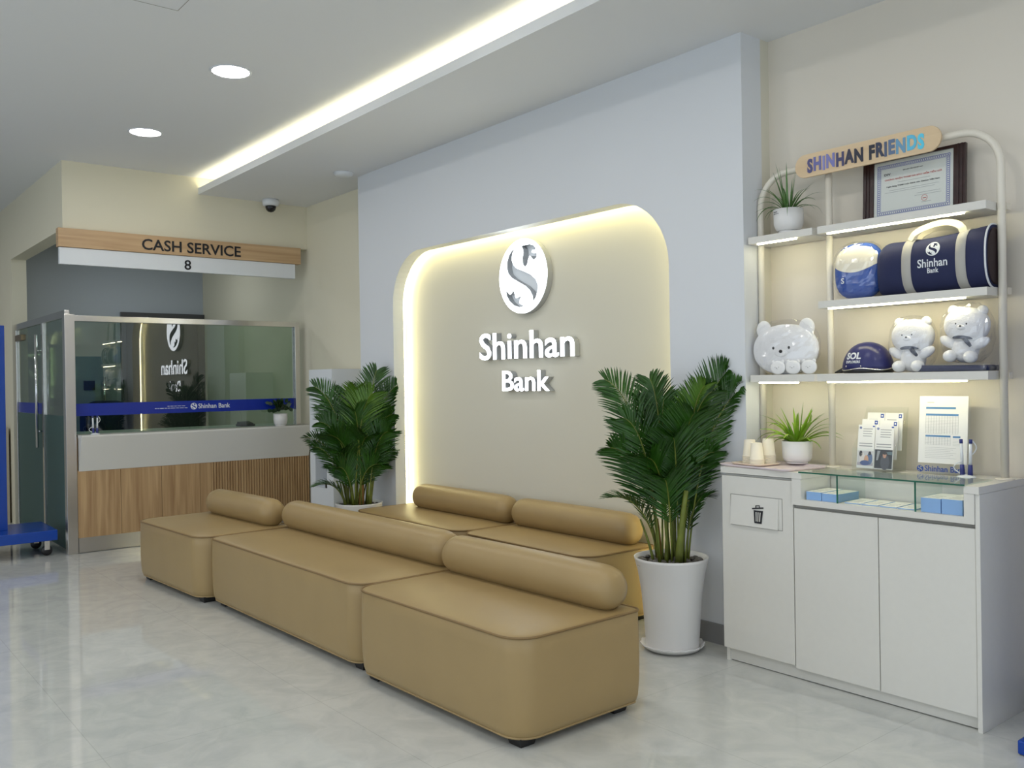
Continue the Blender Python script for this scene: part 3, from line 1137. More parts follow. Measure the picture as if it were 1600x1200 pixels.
canes_l = [(0.04, 0.0, 0.84, 0.02, 0.01, 0.024, 'stem_brown'), (0.08, 0.05, 0.80, 0.05, 0.04, 0.016, 'stem'), (0.0, -0.02, 0.75, -0.01, 0, 0.017, 'stem'), (-0.07, -0.05, 0.7, -0.04, -0.02, 0.014, 'stem'),
           (-0.11, -0.03, 0.7, -0.1, -0.03, 0.012, 'stem'), (0.04, 0.08, 0.8, 0.02, 0.05, 0.014, 'stem'), (-0.03, -0.1, 0.66, -0.04, -0.06, 0.010, 'stem')]
palm((-6.33, 3.53, 0), pot_l, 0.188, None, PZ, fan_fronds(tips_l, PZ - 0.03, 0.07, 9), 'bushy areca palm in a wide white pot beside the water dispenser', 'plant', 8, canes_l)

# ================================================================== WATER DISPENSER
t = thing('water_dispenser', (-7.30, 3.70, 0), 'tall white water dispenser standing behind the left palm', 'water dispenser')
T0 = off((7.30, -3.70, 0))
p = MB()
p.box(-7.52, -7.08, 3.82, 4.0, 0.01, 1.53, T=T0)
p.box(-7.52, -7.42, 3.70, 3.82, 0.01, 1.53, T=T0)
p.box(-7.20, -7.08, 3.70, 3.82, 0.01, 1.53, T=T0)
p.box(-7.42, -7.20, 3.70, 3.82, 0.01, 0.47, T=T0)
p.box(-7.42, -7.20, 3.70, 3.82, 0.86, 1.53, T=T0)
hs = p.build('housing', M['plastic_white'], t)
p = MB().box(-7.418, -7.202, 3.812, 3.818, 0.472, 0.858, T=T0)
p.build('recess_panel', M['niche_grey'], t)
p = MB().box(-7.235, -7.205, 3.70, 3.74, 0.475, 0.51, T=T0)
p.build('drip_sensor', M['black'], t)
for i, cc in enumerate((s2l(130, 60, 50), s2l(60, 80, 140))):
    p = MB()
    p.lathe([(0.012, 0.72), (0.014, 0.76), (0.014, 0.80)], (-7.27 + 0.0 - i * 0.07, 3.775, 0), 12, T=T0)
    p.build('tap', mat('tap_%d' % i, cc, rough=0.4), t)

# ================================================================== COUNTER OBJECTS


def pen_stand(loc, label, s=1.0, rz=0.0):
    t = thing('pen_stand', loc, label, 'pen stand', rz=rz)
    b = MB()
    b.lathe([(0.034, 0.0), (0.034, 0.004), (0.028, 0.008), (0.018, 0.012), (0.005, 0.013)], n=28)
    b.build('base', M['plastic_white'], t)
    for sx, tx in ((-0.013, -0.004), (0.014, 0.003)):
        p = MB()
        p.tube([(sx, 0, 0.010), (sx + tx * 0.25, 0, 0.05)], [0.0095, 0.0075], 12, m=M['print_navy'])
        p.tube([(sx + tx * 0.25, 0, 0.05), (sx + tx * 0.8, 0, 0.13)], [0.0058, 0.0055], 12, m=M['plastic_white'])
        p.tube([(sx + tx * 0.8, 0, 0.13), (sx + tx, 0, 0.146)], [0.0062, 0.006], 12, m=M['print_navy'])
        p.build('pen', None, t)
    for sg in (-1, 1):
        c_ = MB()
        pts = []
        for i in range(24):
            u = i / 23
            if sg > 0:
                pts.append((0.017 + 0.018 * math.sin(PI * u) + 0.0, 0.004, 0.145 - 0.06 * u))
            else:
                pts.append((-0.012 - 0.03 * math.sin(PI * u), -0.004, 0.065 - 0.052 * u))
        c_.tube(pts, 0.0022, 6)
        c_.build('cord', M['plastic_white'], t)
    t.scale = (s, s, s)
    return t


pen_stand((XF + 0.03, 2.02, 1.0), 'blue and white twin pen stand at the left end of the cash counter', 1.1, R(70))

t = thing('potted_plant', (XF + 0.02, 3.70, 1.0), 'small dark leafy plant in a white pot on the cash counter', 'plant')
p = MB()
p.lathe([(0.05, 0.0), (0.055, 0.006), (0.055, 0.012)], n=32)
p.lathe([(0.052, 0.013), (0.062, 0.02), (0.066, 0.06), (0.066, 0.118), (0.060, 0.118), (0.060, 0.10), (0.004, 0.098)], n=32, caps=False)
p.build('pot', M['pot'], t)
p = MB()
rnd = random.Random(11)
for i in range(70):
    a = rnd.uniform(0, 2 * PI)
    el = rnd.uniform(0.1, 1.4)
    r0 = rnd.uniform(0.03, 0.085)
    cpos = Vector((r0 * math.cos(a) * math.cos(el) * 1.1, r0 * math.sin(a) * math.cos(el) * 1.1, 0.13 + rnd.uniform(0, 0.095)))
    dr_ = Vector((math.cos(a) * math.cos(el), math.sin(a) * math.cos(el), math.sin(el))).normalized()
    sd = dr_.orthogonal().normalized()
    sd = Matrix.Rotation(rnd.uniform(0, 6.28), 3, dr_) @ sd
    nn_ = dr_.cross(sd)
    ll, ww = rnd.uniform(0.04, 0.055), rnd.uniform(0.016, 0.022)
    vs = [cpos]
    for (u, w_) in ((0.25, 0.8), (0.55, 1.0), (0.85, 0.6)):
        vs += [cpos + dr_ * ll * u - sd * ww * w_ + nn_ * 0.004, cpos + dr_ * ll * u, cpos + dr_ * ll * u + sd * ww * w_ + nn_ * 0.004]
    vs.append(cpos + dr_ * ll)
    p.add(vs, [(0, 2, 1), (0, 3, 2), (1, 2, 5, 4), (2, 3, 6, 5), (4, 5, 8, 7), (5, 6, 9, 8), (7, 8, 10), (8, 9, 10)], None, True)
p.build('foliage', M['dark_leaf'], t, fix=False)

o = MB().box(-0.06, 0.06, -0.075, 0.075, 0.0, 0.02)
o.loops([[(-0.05, -0.07, 0.02), (0.05, -0.07, 0.02), (0.05, 0.07, 0.02), (-0.05, 0.07, 0.02)], [(-0.055, -0.062, 0.045), (0.01, -0.062, 0.035), (0.01, 0.062, 0.035), (-0.055, 0.062, 0.045)]], smooth=False)
o = o.build('card_terminal', M['black'], bevel=0.005)
o.location = (-8.42, 3.46, 1.001)
setp(o, 'black card terminal on the cash counter behind the glass', 'card terminal')

# office chair behind the side screen
t = thing('office_chair', (-9.28, 2.42, 0), 'dark navy office chair behind the cash counter glass', 'chair')
p = MB()
rr_ = rrect(-0.24, 0.24, 0.78, 1.27, 0.16)
p.loops([[(x * 0.94, 0.02, (z - 1) * 0.94 + 1) for x, z in rr_], [(x, -0.02, z) for x, z in rr_], [(x, -0.06, z) for x, z in rr_], [(x * 0.92, -0.085, (z - 1) * 0.92 + 1) for x, z in rr_]], T=Matrix.Rotation(R(60), 4, 'Z'))
p.build('backrest', M['navy'], t)
p = MB()
q_ = rrect(-0.24, 0.24, -0.02, 0.44, 0.08)
p.loops([[(x * 0.95, y_, 0.44) for x, y_ in q_], [(x, y_, 0.47) for x, y_ in q_], [(x * 0.97, y_, 0.52) for x, y_ in q_]], T=Matrix.Rotation(R(60), 4, 'Z'))
p.build('seat', M['navy'], t)
p = MB()
p.tube([(-0.16, 0.12, 0.08), (-0.16, 0.12, 0.45)], 0.025)
p.tube([(0.02, -0.02, 0.46), (0.02, -0.05, 0.85)], 0.02)
for k in range(5):
    a = 2 * PI * k / 5
    p.tube([(-0.16, 0.12, 0.10), (-0.16 + 0.28 * math.cos(a), 0.12 + 0.28 * math.sin(a), 0.07)], 0.018)
p.build('base', M['black'], t)
for k in range(5):
    a = 2 * PI * k / 5
    p = MB()
    p.lathe([(0.028, -0.012), (0.028, 0.012)], (-0.16 + 0.28 * math.cos(a), 0.12 + 0.28 * math.sin(a), 0.028), 14, axis='x')
    p.build('caster', M['black'], t)

# ================================================================== CEILING FITTINGS
for i, (x, y) in enumerate([(-5.28, 2.115), (-6.92, 2.105), (-3.64, 2.115), (-2.0, 2.115), (-0.36, 2.115), (1.3, 2.115)] + [(xx, yy) for yy in (-0.3, -2.7) for xx in (-10.5, -8.5, -6.5, -4.5, -2.5, -0.5, 1.5)]):
    lab = {0: 'round recessed ceiling downlight nearer the camera, left of the cove', 1: 'round recessed ceiling downlight further away, above the cash service sign'}.get(i)
    t = thing('ceiling_downlight', (x, y, ZC), lab or 'round recessed ceiling downlight out of the photo', 'ceiling light', 'round recessed downlights')
    p = MB()
    p.lathe([(0.108, 0.0), (0.122, 0.0), (0.124, -0.004), (0.112, -0.007), (0.108, -0.004)], n=40, caps=False)
    p.build('trim_ring', M['plastic_white'], t)
    p = MB()
    p.lathe([(0.003, -0.003), (0.1085, -0.003)], n=40, caps=False)
    p.build('diffuser', M['downlight'], t)

# unseen fill lamp, added to brighten the office interior
t = thing('office_fill_light', (-9.7, 3.0, 3.02), 'added round fill light, unseen, brightening the cash office', 'ceiling light')
p = MB()
p.lathe([(0.09, 0.0), (0.1, -0.006)], n=32, caps=False)
p.build('trim_ring', M['plastic_white'], t)
p = MB()
p.lathe([(0.003, -0.003), (0.09, -0.003)], n=32, caps=False)
p.build('diffuser', emit_mat('office_fill_glow', (0.9, 0.96, 1.0), 85), t)

t = thing('security_camera', (-8.02, 3.58, ZS), 'white dome security camera with black lens on the ceiling', 'security camera')
p = MB()
p.lathe([(0.055, 0.0), (0.075, -0.002), (0.078, -0.03), (0.072, -0.055), (0.05, -0.062)], n=36)
p.build('housing', M['plastic_white'], t)
p = MB()
p.lathe([(0.05, -0.058), (0.05, -0.075), (0.042, -0.098), (0.026, -0.114), (0.004, -0.12)], n=32)
p.build('dome_cover', M['dome'], t)

t = thing('smoke_detector', (-6.66, 3.62, ZS), 'flat round white smoke detector on the soffit', 'smoke detector')
p = MB()
p.lathe([(0.075, 0.0), (0.078, -0.004), (0.074, -0.02), (0.06, -0.028), (0.004, -0.03)], n=36)
p.build('cover', M['plastic_white'], t)
p = MB()
p.lathe([(0.08, 0.0), (0.083, -0.006), (0.08, -0.008)], n=36)
p.build('base_ring', M['plastic_white'], t)

t = thing('wall_outlet', (-6.19, 3.95, 0.45), 'white double wall outlet at the left edge of the niche', 'outlet')
p = MB().box(-0.05, 0.035, -0.008, 0, -0.07, 0.07)
pl = p.build('cover_plate', M['plastic_white'], t, bevel=0.003)
p = MB()
for z in (-0.03, 0.03):
    for x in (-0.02, 0.008):
        p.box(x, x + 0.004, -0.0095, -0.008, z - 0.008, z + 0.008)
p.build('sockets', M['black'], pl)

# ================================================================== DISPLAY CABINET
CX0, CX1, CY0, CY1, CZ = -2.79, -1.555, 3.586, 4.008, 0.96
t = thing('display_cabinet', (CX0, CY0, 0), 'white cabinet with waste flap, two doors and glass topped display tray', 'cabinet')
T0 = off((-CX0, -CY0, 0))
p = MB()
p.box(CX0 + 0.004, CX1 - 0.018, CY0 + 0.022, CY1, 0.05, 0.80, T=T0)          # carcass
p.box(CX0 + 0.004, -2.39, CY0 + 0.022, CY1, 0.80, 0.925, T=T0)
p.box(-2.39, CX1 - 0.018, CY0 + 0.235, CY1, 0.80, 0.93, T=T0)
p.build('carcass', M['cab_white'], t)
p = MB().box(CX0 + 0.006, CX1 - 0.02, CY0 + 0.03, CY1 - 0.02, 0.004, 0.05, T=T0)
p.box(CX0 + 0.002, CX0 + 0.02, CY0 + 0.018, CY0 + 0.04, 0.0, 0.065, T=T0)
p.build('plinth', M['cab_white'], t)
p = MB().box(CX1 - 0.018, CX1, CY0 - 0.004, CY1, 0.0, 0.93, T=T0)
p.build('side_panel', M['cab_white'], t, bevel=0.0012)
# top board, notched behind the glass display
p = MB()
p.prism([(CX0 - 0.002, CY0 - 0.006), (-2.385, CY0 - 0.006), (-2.385, CY0 - 0.012), (-2.335, CY0 - 0.012), (-2.335, CY0 + 0.225), (-1.612, CY0 + 0.225), (-1.612, CY0 - 0.012), (CX1 + 0.001, CY0 - 0.012), (CX1 + 0.001, CY1), (CX0 - 0.002, CY1)], 0.931, CZ, axis='z', T=T0)
p.build('top_board', M['cab_white'], t)
# display tray frame
p = MB()
p.box(-2.385, -2.338, CY0 - 0.012, CY0 + 0.23, 0.812, 0.93, T=T0)
p.box(-1.612, CX1 - 0.0185, CY0 - 0.012, CY0 + 0.23, 0.812, 0.93, T=T0)
p.box(-2.338, -1.612, CY0 - 0.012, CY0 + 0.23, 0.812, 0.838, T=T0)
dt = p.build('display_tray', M['cab_white'], t)
p = MB().box(-2.382, CX1 - 0.019, CY0 + 0.012, CY0 + 0.022, 0.797, 0.812, T=T0)
p.build('shadow_gap', M['gap'], t)
g = MB()
g.box(-2.345, -1.605, CY0 - 0.018, CY0 + 0.232, 0.9605, 0.9665, T=T0)
gt = g.build('glass_top', M['clear_glass'], t)
g = MB()
g.box(-2.345, -1.605, CY0 - 0.0195, CY0 - 0.018, 0.9603, 0.9667, T=T0)
g.build('glass_edge', M['green_edge'], gt)
for xx in (-2.157, -1.807):
    g = MB().box(xx - 0.002, xx + 0.002, CY0 - 0.008, CY0 + 0.22, 0.8385, 0.960, T=T0)
    gd = g.build('glass_divider', M['clear_glass'], t)
    g = MB().box(xx - 0.0028, xx + 0.0028, CY0 - 0.0125, CY0 - 0.0082, 0.8385, 0.960, T=T0)
    g.build('glass_edge', M['green_edge'], gd)
# doors
p = MB().box(CX0, -2.389, CY0, CY0 + 0.02, 0.068, 0.918, T=T0)
d1 = p.build('door', M['cab_white'], t, bevel=0.0015)
for k, (a, b_) in enumerate(((-2.384, -1.977), (-1.973, CX1 - 0.020))):
    p = MB().box(a, b_, CY0, CY0 + 0.02, 0.056, 0.795, T=T0)
    p.build('door', M['cab_white'], t, bevel=0.0015)
# waste flap, tilted in at the top
ff = MB()
fx0, fx1, fz0, fz1 = -2.735, -2.447, 0.683, 0.828
for bx in ((fx0 - 0.003, fx0, fz0 - 0.003, fz1 + 0.003), (fx1, fx1 + 0.003, fz0 - 0.003, fz1 + 0.003), (fx0, fx1, fz0 - 0.003, fz0), (fx0, fx1, fz1, fz1 + 0.003)):
    ff.box(bx[0], bx[1], CY0 - 0.0008, CY0, bx[2], bx[3], T=T0)
ff.build('flap_joint', M['gap'], d1)
ff = MB()
ff.prism([(CY0 - 0.001, fz0 + 0.001), (CY0 - 0.012, fz0 + 0.001), (CY0 - 0.001, fz1 - 0.001)], fx0 + 0.001, fx1 - 0.018, axis='x', T=T0)
fo = ff.build('waste_flap', M['cab_white'], d1)
ic = MB()
mK = M['black_print']
ix, iz = -2.572, 0.748
A = T0 @ FY(ix, CY0 - 0.0095, iz, R(4.0))


def ipoly(pts, h0=-0.0004, h1=0.0006):
    ic.prism(pts, h0, h1, axis='z', m=mK, T=A)


ipoly([(-0.026, 0.016), (0.026, 0.016), (0.020, -0.045), (-0.020, -0.045)])
LT = Matrix.Rotation(R(8), 4, 'Z')


def tl(pts):
    return [((LT @ Vector((x, y, 0))).x, (LT @ Vector((x, y, 0))).y) for x, y in pts]


ipoly(tl([(-0.032, 0.024), (0.032, 0.024), (0.032, 0.030), (-0.032, 0.030)]))
ipoly(tl([(-0.012, 0.030), (-0.008, 0.030), (-0.008, 0.040), (-0.012, 0.040)]))
ipoly(tl([(0.008, 0.030), (0.012, 0.030), (0.012, 0.040), (0.008, 0.040)]))
ipoly(tl([(-0.012, 0.037), (0.012, 0.037), (0.012, 0.041), (-0.012, 0.041)]))
for k in (-1, 0, 1):
    ic.prism([(k * 0.0115 - 0.0025, 0.008), (k * 0.0115 + 0.0025, 0.008), (k * 0.0095 + 0.0022, -0.036), (k * 0.0095 - 0.0022, -0.036)], 0.0007, 0.0011, axis='z', m=M['cab_white'], T=A)
ic.build('bin_icon', None, fo)['label'] = 'black waste bin symbol'

# contents of the display tray: leaflet pads
rnd = random.Random(2)


def pad(x0, x1, y0, y1, z0, z1, label, rz=0.0, name='leaflet_pad', group='leaflet pads in the display tray'):
    cx, cy = (x0 + x1) / 2, (y0 + y1) / 2
    t = thing(name, (cx, cy, z0), label, 'leaflets', group, rz)
    q = MB().box(x0 - cx, x1 - cx, y0 - cy, y1 - cy, 0, z1 - z0 - 0.0006)
    q.build('sheets', M['blue_paper'], t)
    q = MB().box(x0 - cx + 0.0003, x1 - cx - 0.0003, y0 - cy + 0.0003, y1 - cy - 0.0003, z1 - z0 - 0.0006, z1 - z0)
    tp = q.build('top_sheet', M['paper'], t)
    q = MB()
    for k in range(3):
        q.box(x0 - cx + 0.015, x1 - cx - 0.02, y0 - cy + 0.03 + k * 0.03, y0 - cy + 0.034 + k * 0.03, z1 - z0, z1 - z0 + 0.0003)
    q.build('printed_lines', M['print_grey'], tp)


pad(-2.325, -2.25, CY0 + 0.012, CY0 + 0.19, 0.8385, 0.876, 'blue edged leaflet pad at the far left of the display tray')
pad(-2.246, -2.170, CY0 + 0.012, CY0 + 0.19, 0.8385, 0.874, 'blue edged leaflet pad just left of the first glass divider')
pad(-1.795, -1.714, CY0 + 0.012, CY0 + 0.19, 0.8385, 0.897, 'thick blue edged leaflet pad just right of the second glass divider')
pad(-1.710, -1.628, CY0 + 0.012, CY0 + 0.19, 0.8385, 0.899, 'thick blue edged leaflet pad at the right end of the display tray')
names4 = ['first', 'second', 'third', 'fourth']
for k in range(4):
    pad(-2.145 + k * 0.081, -2.145 + k * 0.081 + 0.072, CY0 + 0.02, CY0 + 0.19, 0.8386, 0.843, 'flat thin leaflet, %s from the left in the middle display compartment' % names4[k], R(4), 'leaflet', 'thin leaflets in the middle compartment')

# ================================================================== SHELF RACK
PY = 3.905
PXL, PXM, PXR = -2.766, -2.377, -1.592
PT = 2.425
t = thing('display_rack', (PXM, PY, CZ), 'cream tube display rack with lit white shelves standing on the cabinet', 'shelf')
T0 = off((-PXM, -PY, -CZ))
r_ = 0.016
path = [(PXL, PY, CZ)]
RA = 0.16
path.append((PXL, PY, PT - RA))
for i in range(1, 9):
    a = R(180 - 90 * i / 8)
    path.append((PXL + RA + RA * math.cos(a), PY, PT - RA + RA * math.sin(a)))
for i in range(0, 9):
    a = R(90 - 90 * i / 8)
    path.append((PXR - RA + RA * math.cos(a), PY, PT - RA + RA * math.sin(a)))
path.append((PXR, PY, CZ))
MB().tube(path, r_, 16, T=T0).build('tube_frame', M['powder'], t)
MB().tube([(PXM, PY, CZ), (PXM, PY, PT)], r_, 16, T=T0).build('middle_post', M['powder'], t)
for x in (PXL, PXM, PXR):
    MB().lathe([(0.036, CZ), (0.036, CZ + 0.004), (0.018, CZ + 0.008)], (x, PY, 0), 28, T=T0).build('base_flange', M['powder'], t)
for z in (2.09, 1.74, 1.39):
    MB().box(PXR - 0.010, PXR + 0.018, PY + 0.012, PY + 0.045, z - 0.014, z + 0.014, T=T0).build('wall_bracket', M['powder'], t)
SY0, SY1 = 3.80, 3.985
shelves = [(-2.768, -2.405, 2.073, 2.108), (-2.378, -1.609, 2.073, 2.108), (-2.378, -1.609, 1.720, 1.754), (-2.768, -2.405, 1.374, 1.410), (-2.388, -1.609, 1.374, 1.410)]
for (x0, x1, z0, z1) in shelves:
    sh = MB().box(x0, x1, SY0, SY1, z0, z1, T=T0).build('shelf_board', M['cab_white'], t, bevel=0.001)
    MB().box(x0 + 0.05, x1 - 0.09, SY0 + 0.004, SY0 + 0.013, z0 - 0.007, z0 - 0.0005, T=T0).build('light_strip', M['led_shelf'], sh)['label'] = 'glowing light strip under the front edge'
MB().box(-2.405, -2.388, SY0 + 0.001, SY1, 1.376, 1.409, T=T0).build('spacer', M['powder'], t)
# topper sign
tp = thing('topper_sign', (-2.18, 3.865, 2.375), 'light wood Shinhan Friends sign board on top of the shelf rack', 'sign')
T1 = off((2.18, -3.865, -2.375))
bd = []
sx0, sx1, sz0, sz1 = -2.53, -1.815, 2.366, 2.478
bd = rrect(sx0, sx1, sz0, sz1, 0.054, 8)
MB().prism(bd, 3.86, 3.872, T=T1).build('board', M['wood_sign'], tp, bevel=0.0015)
cols = {'S': s2l(74, 72, 120), 'H': s2l(108, 110, 170), 'I': s2l(140, 142, 200), 'N': s2l(118, 120, 182), 'h2': s2l(62, 64, 104), 'a': s2l(44, 46, 70), 'n2': s2l(34, 38, 58)}
word = 'SHINHAN FRIENDS'
colseq = [s2l(78, 76, 126), s2l(104, 106, 166), s2l(136, 138, 196), s2l(120, 122, 184), s2l(66, 66, 108), s2l(44, 46, 70), s2l(34, 38, 58), None,
          s2l(34, 38, 54), s2l(48, 56, 82), s2l(78, 92, 122), s2l(94, 116, 148), s2l(108, 156, 188), s2l(96, 190, 222), s2l(92, 206, 236)]
allv, _ = text_data(word, 0.1, 0, 0.05, spacing=1.15)
a0, b0 = min(v.x for v in allv), max(v.x for v in allv)
kx = 0.575 / (b0 - a0)
for i, ch in enumerate(word):
    if ch == ' ':
        continue
    pv, _ = text_data(word[:i + 1], 0.1, 0, 0.05, spacing=1.15)
    v1, f1 = text_data(ch, 0.1, 0.0007, 0.05, spacing=1.15)
    xo = max(v.x for v in pv) - max(v.x for v in v1)
    q = MB()
    jit = 0.0022 * (1 if i % 2 else -1)
    q.add([Vector(((v.x + xo - a0) * kx, v.y * 0.86 + jit, v.z)) for v in v1], f1, None, False, T1 @ FY(-2.462, 3.8585, 2.391))
    q.build('letter', mat('letter_tint_%d' % i, colseq[i], rough=0.4), tp)


# ================================================================== SHELF OBJECTS
def blades(mb, n, z0, lmin, lmax, emin, emax, w, m, seed, light=None, ymax=0.6, bend=0.5, ylim=0.10):
    rnd = random.Random(seed)
    for i in range(n):
        a = 2 * PI * (i + rnd.random()) / n
        e = R(rnd.uniform(emin, emax))
        L_ = rnd.uniform(lmin, lmax)
        d = Vector((math.cos(a) * math.cos(e), math.sin(a) * math.cos(e) * ymax, math.sin(e)))
        p = Vector((0.014 * math.cos(a), 0.014 * math.sin(a), z0 - 0.015))
        K = 10
        bb_ = bend * rnd.uniform(0.5, 1.3) * (1.25 - e / PI * 1.6)
        vs = []
        ww = w * rnd.uniform(0.7, 1.15)
        tw = rnd.uniform(-0.4, 0.4)
        for j in range(K + 1):
            u = j / K
            sd = d.cross(Vector((0, 0, 1)))
            sd = sd.normalized() if sd.length > 1e-3 else Vector((1, 0, 0))
            sd = Matrix.Rotation(tw, 3, d) @ sd
            nr = sd.cross(d)
            wd = ww * min(1.0, 0.5 + 2.0 * u) * (1 - u ** 1.6) ** 0.9
            vs += [p - sd * wd + nr * wd * 0.5, p.copy(), p + sd * wd + nr * wd * 0.5]
            p = p + d * (L_ / K)
            p.y = min(p.y, ylim)
            d = (d + Vector((0, 0, -bb_ / K * (0.6 + 1.6 * u)))).normalized()
        fs = []
        for j in range(K):
            b_ = j * 3
            fs += [(b_, b_ + 1, b_ + 4, b_ + 3), (b_ + 1, b_ + 2, b_ + 5, b_ + 4)]
        mb.add(vs, fs, light if (light and i % 3 == 0) else m, True)


t = thing('spider_plant', (-2.585, 3.88, 2.108), 'spider plant in a white pot on the top left shelf', 'plant')
p = MB()
p.lathe([(0.042, 0.0), (0.046, 0.006), (0.05, 0.016)], n=36)
p.lathe([(0.052, 0.016), (0.062, 0.026), (0.071, 0.05), (0.073, 0.122), (0.067, 0.122), (0.066, 0.105), (0.004, 0.104)], n=36, caps=False)
po = p.build('pot', M['pot'], t)
p = MB()
for k in range(2):
    for j in range(5):
        a = R(-128) + j * 0.09 * (1 + 0.3 * k)
        a2 = a + 0.07
        vs = [(0.0735 * math.cos(q), 0.0735 * math.sin(q), zz) for q, zz in ((a, 0.105 - k * 0.009), (a2, 0.105 - k * 0.009), (a2, 0.109 - k * 0.009), (a, 0.109 - k * 0.009))]
        p.add(vs, [(0, 1, 2, 3)])
p.build('printed_mark', M['black_print'], po)
p = MB()
blades(p, 26, 0.12, 0.13, 0.22, 28, 70, 0.0058, M['spider'], 3, bend=2.0)
blades(p, 8, 0.12, 0.17, 0.26, 68, 86, 0.0070, M['spider'], 6, bend=0.5)
p.build('leaves', None, t, fix=False)

t = thing('spider_plant', (-2.545, 3.865, 0.972), 'bright green spider plant in a white pot on the cabinet top', 'plant')
p = MB()
p.lathe([(0.05, 0.0), (0.052, 0.004), (0.052, 0.008)], n=36)
p.lathe([(0.05, 0.009), (0.062, 0.012), (0.070, 0.03), (0.074, 0.11), (0.068, 0.11), (0.067, 0.095), (0.004, 0.094)], n=36, caps=False)
p.build('pot', M['pot'], t)
p = MB()
blades(p, 34, 0.108, 0.14, 0.25, 25, 62, 0.0115, M['spider2'], 21, bend=1.3)
blades(p, 10, 0.108, 0.15, 0.22, 60, 86, 0.012, M['spider2'], 23, bend=0.6)
p.build('leaves', None, t, fix=False)

# trays and cups


def tray(cx, cy, z, lx, ly, hh, m, label, rz=0.0):
    n_ = 6
    q = MB()
    def rg(e, zz):
        return [(x, y, zz) for x, y in rrect(-lx / 2 + e, lx / 2 - e, -ly / 2 + e, ly / 2 - e, 0.03, n_)]
    q.loops([rg(0.02, 0.0), rg(0.006, 0.001), rg(0.0, hh), rg(0.003, hh), rg(0.010, 0.004), rg(0.022, 0.003)])
    o = q.build('serving_tray', m)
    o.location = (cx, cy, z)
    o.rotation_euler.z = rz
    return setp(o, label, 'tray')


tray(-2.60, 3.73, CZ + 0.0005, 0.44, 0.30, 0.012, M['lilac'], 'lilac rectangular tray on the cabinet top under the cups', R(-8))
tray(-2.695, 3.735, CZ + 0.006, 0.20, 0.17, 0.010, M['cream_tray'], 'small cream tray under the paper cups', R(-8))
cup = MB()
cup.loops([[(r0 * math.cos(2 * PI * j / 28), r0 * math.sin(2 * PI * j / 28), z_) for j in range(28)] for r0, z_ in
           ((0.0345, 0.0025), (0.036, 0.0), (0.0375, 0.0022), (0.036, 0.0045), (0.0345, 0.0050), (0.0262, 0.083), (0.0255, 0.0835), (0.0240, 0.0815), (0.002, 0.0815))], cap0=False)
cup0 = cup.build('paper_cup', M['cup'])
first = True
for si, (cx, cy, n_, desc) in enumerate(((-2.730, 3.735, 6, 'left'), (-2.648, 3.772, 7, 'back'), (-2.660, 3.694, 6, 'front'))):
    for k in range(n_):
        o = cup0 if first else cup0.copy()
        if not first:
            COL.objects.link(o)
        first = False
        o.location = (cx, cy, CZ + 0.011 + k * (0.0065 if si != 2 else 0.0045))
        top = k == n_ - 1
        if top:
            lb = {'left': 'upside down paper cup on top of the left stack', 'back': 'upside down paper cup on top of the rear right stack', 'front': 'upside down paper cup on top of the shorter front stack'}[desc]
        else:
            lb = 'nested upside down paper cup showing only its rim within the %s stack' % {'left': 'left', 'back': 'rear right', 'front': 'shorter front'}[desc]
        setp(o, lb, 'cup', 'paper cups stacked upside down, %s stack' % desc)


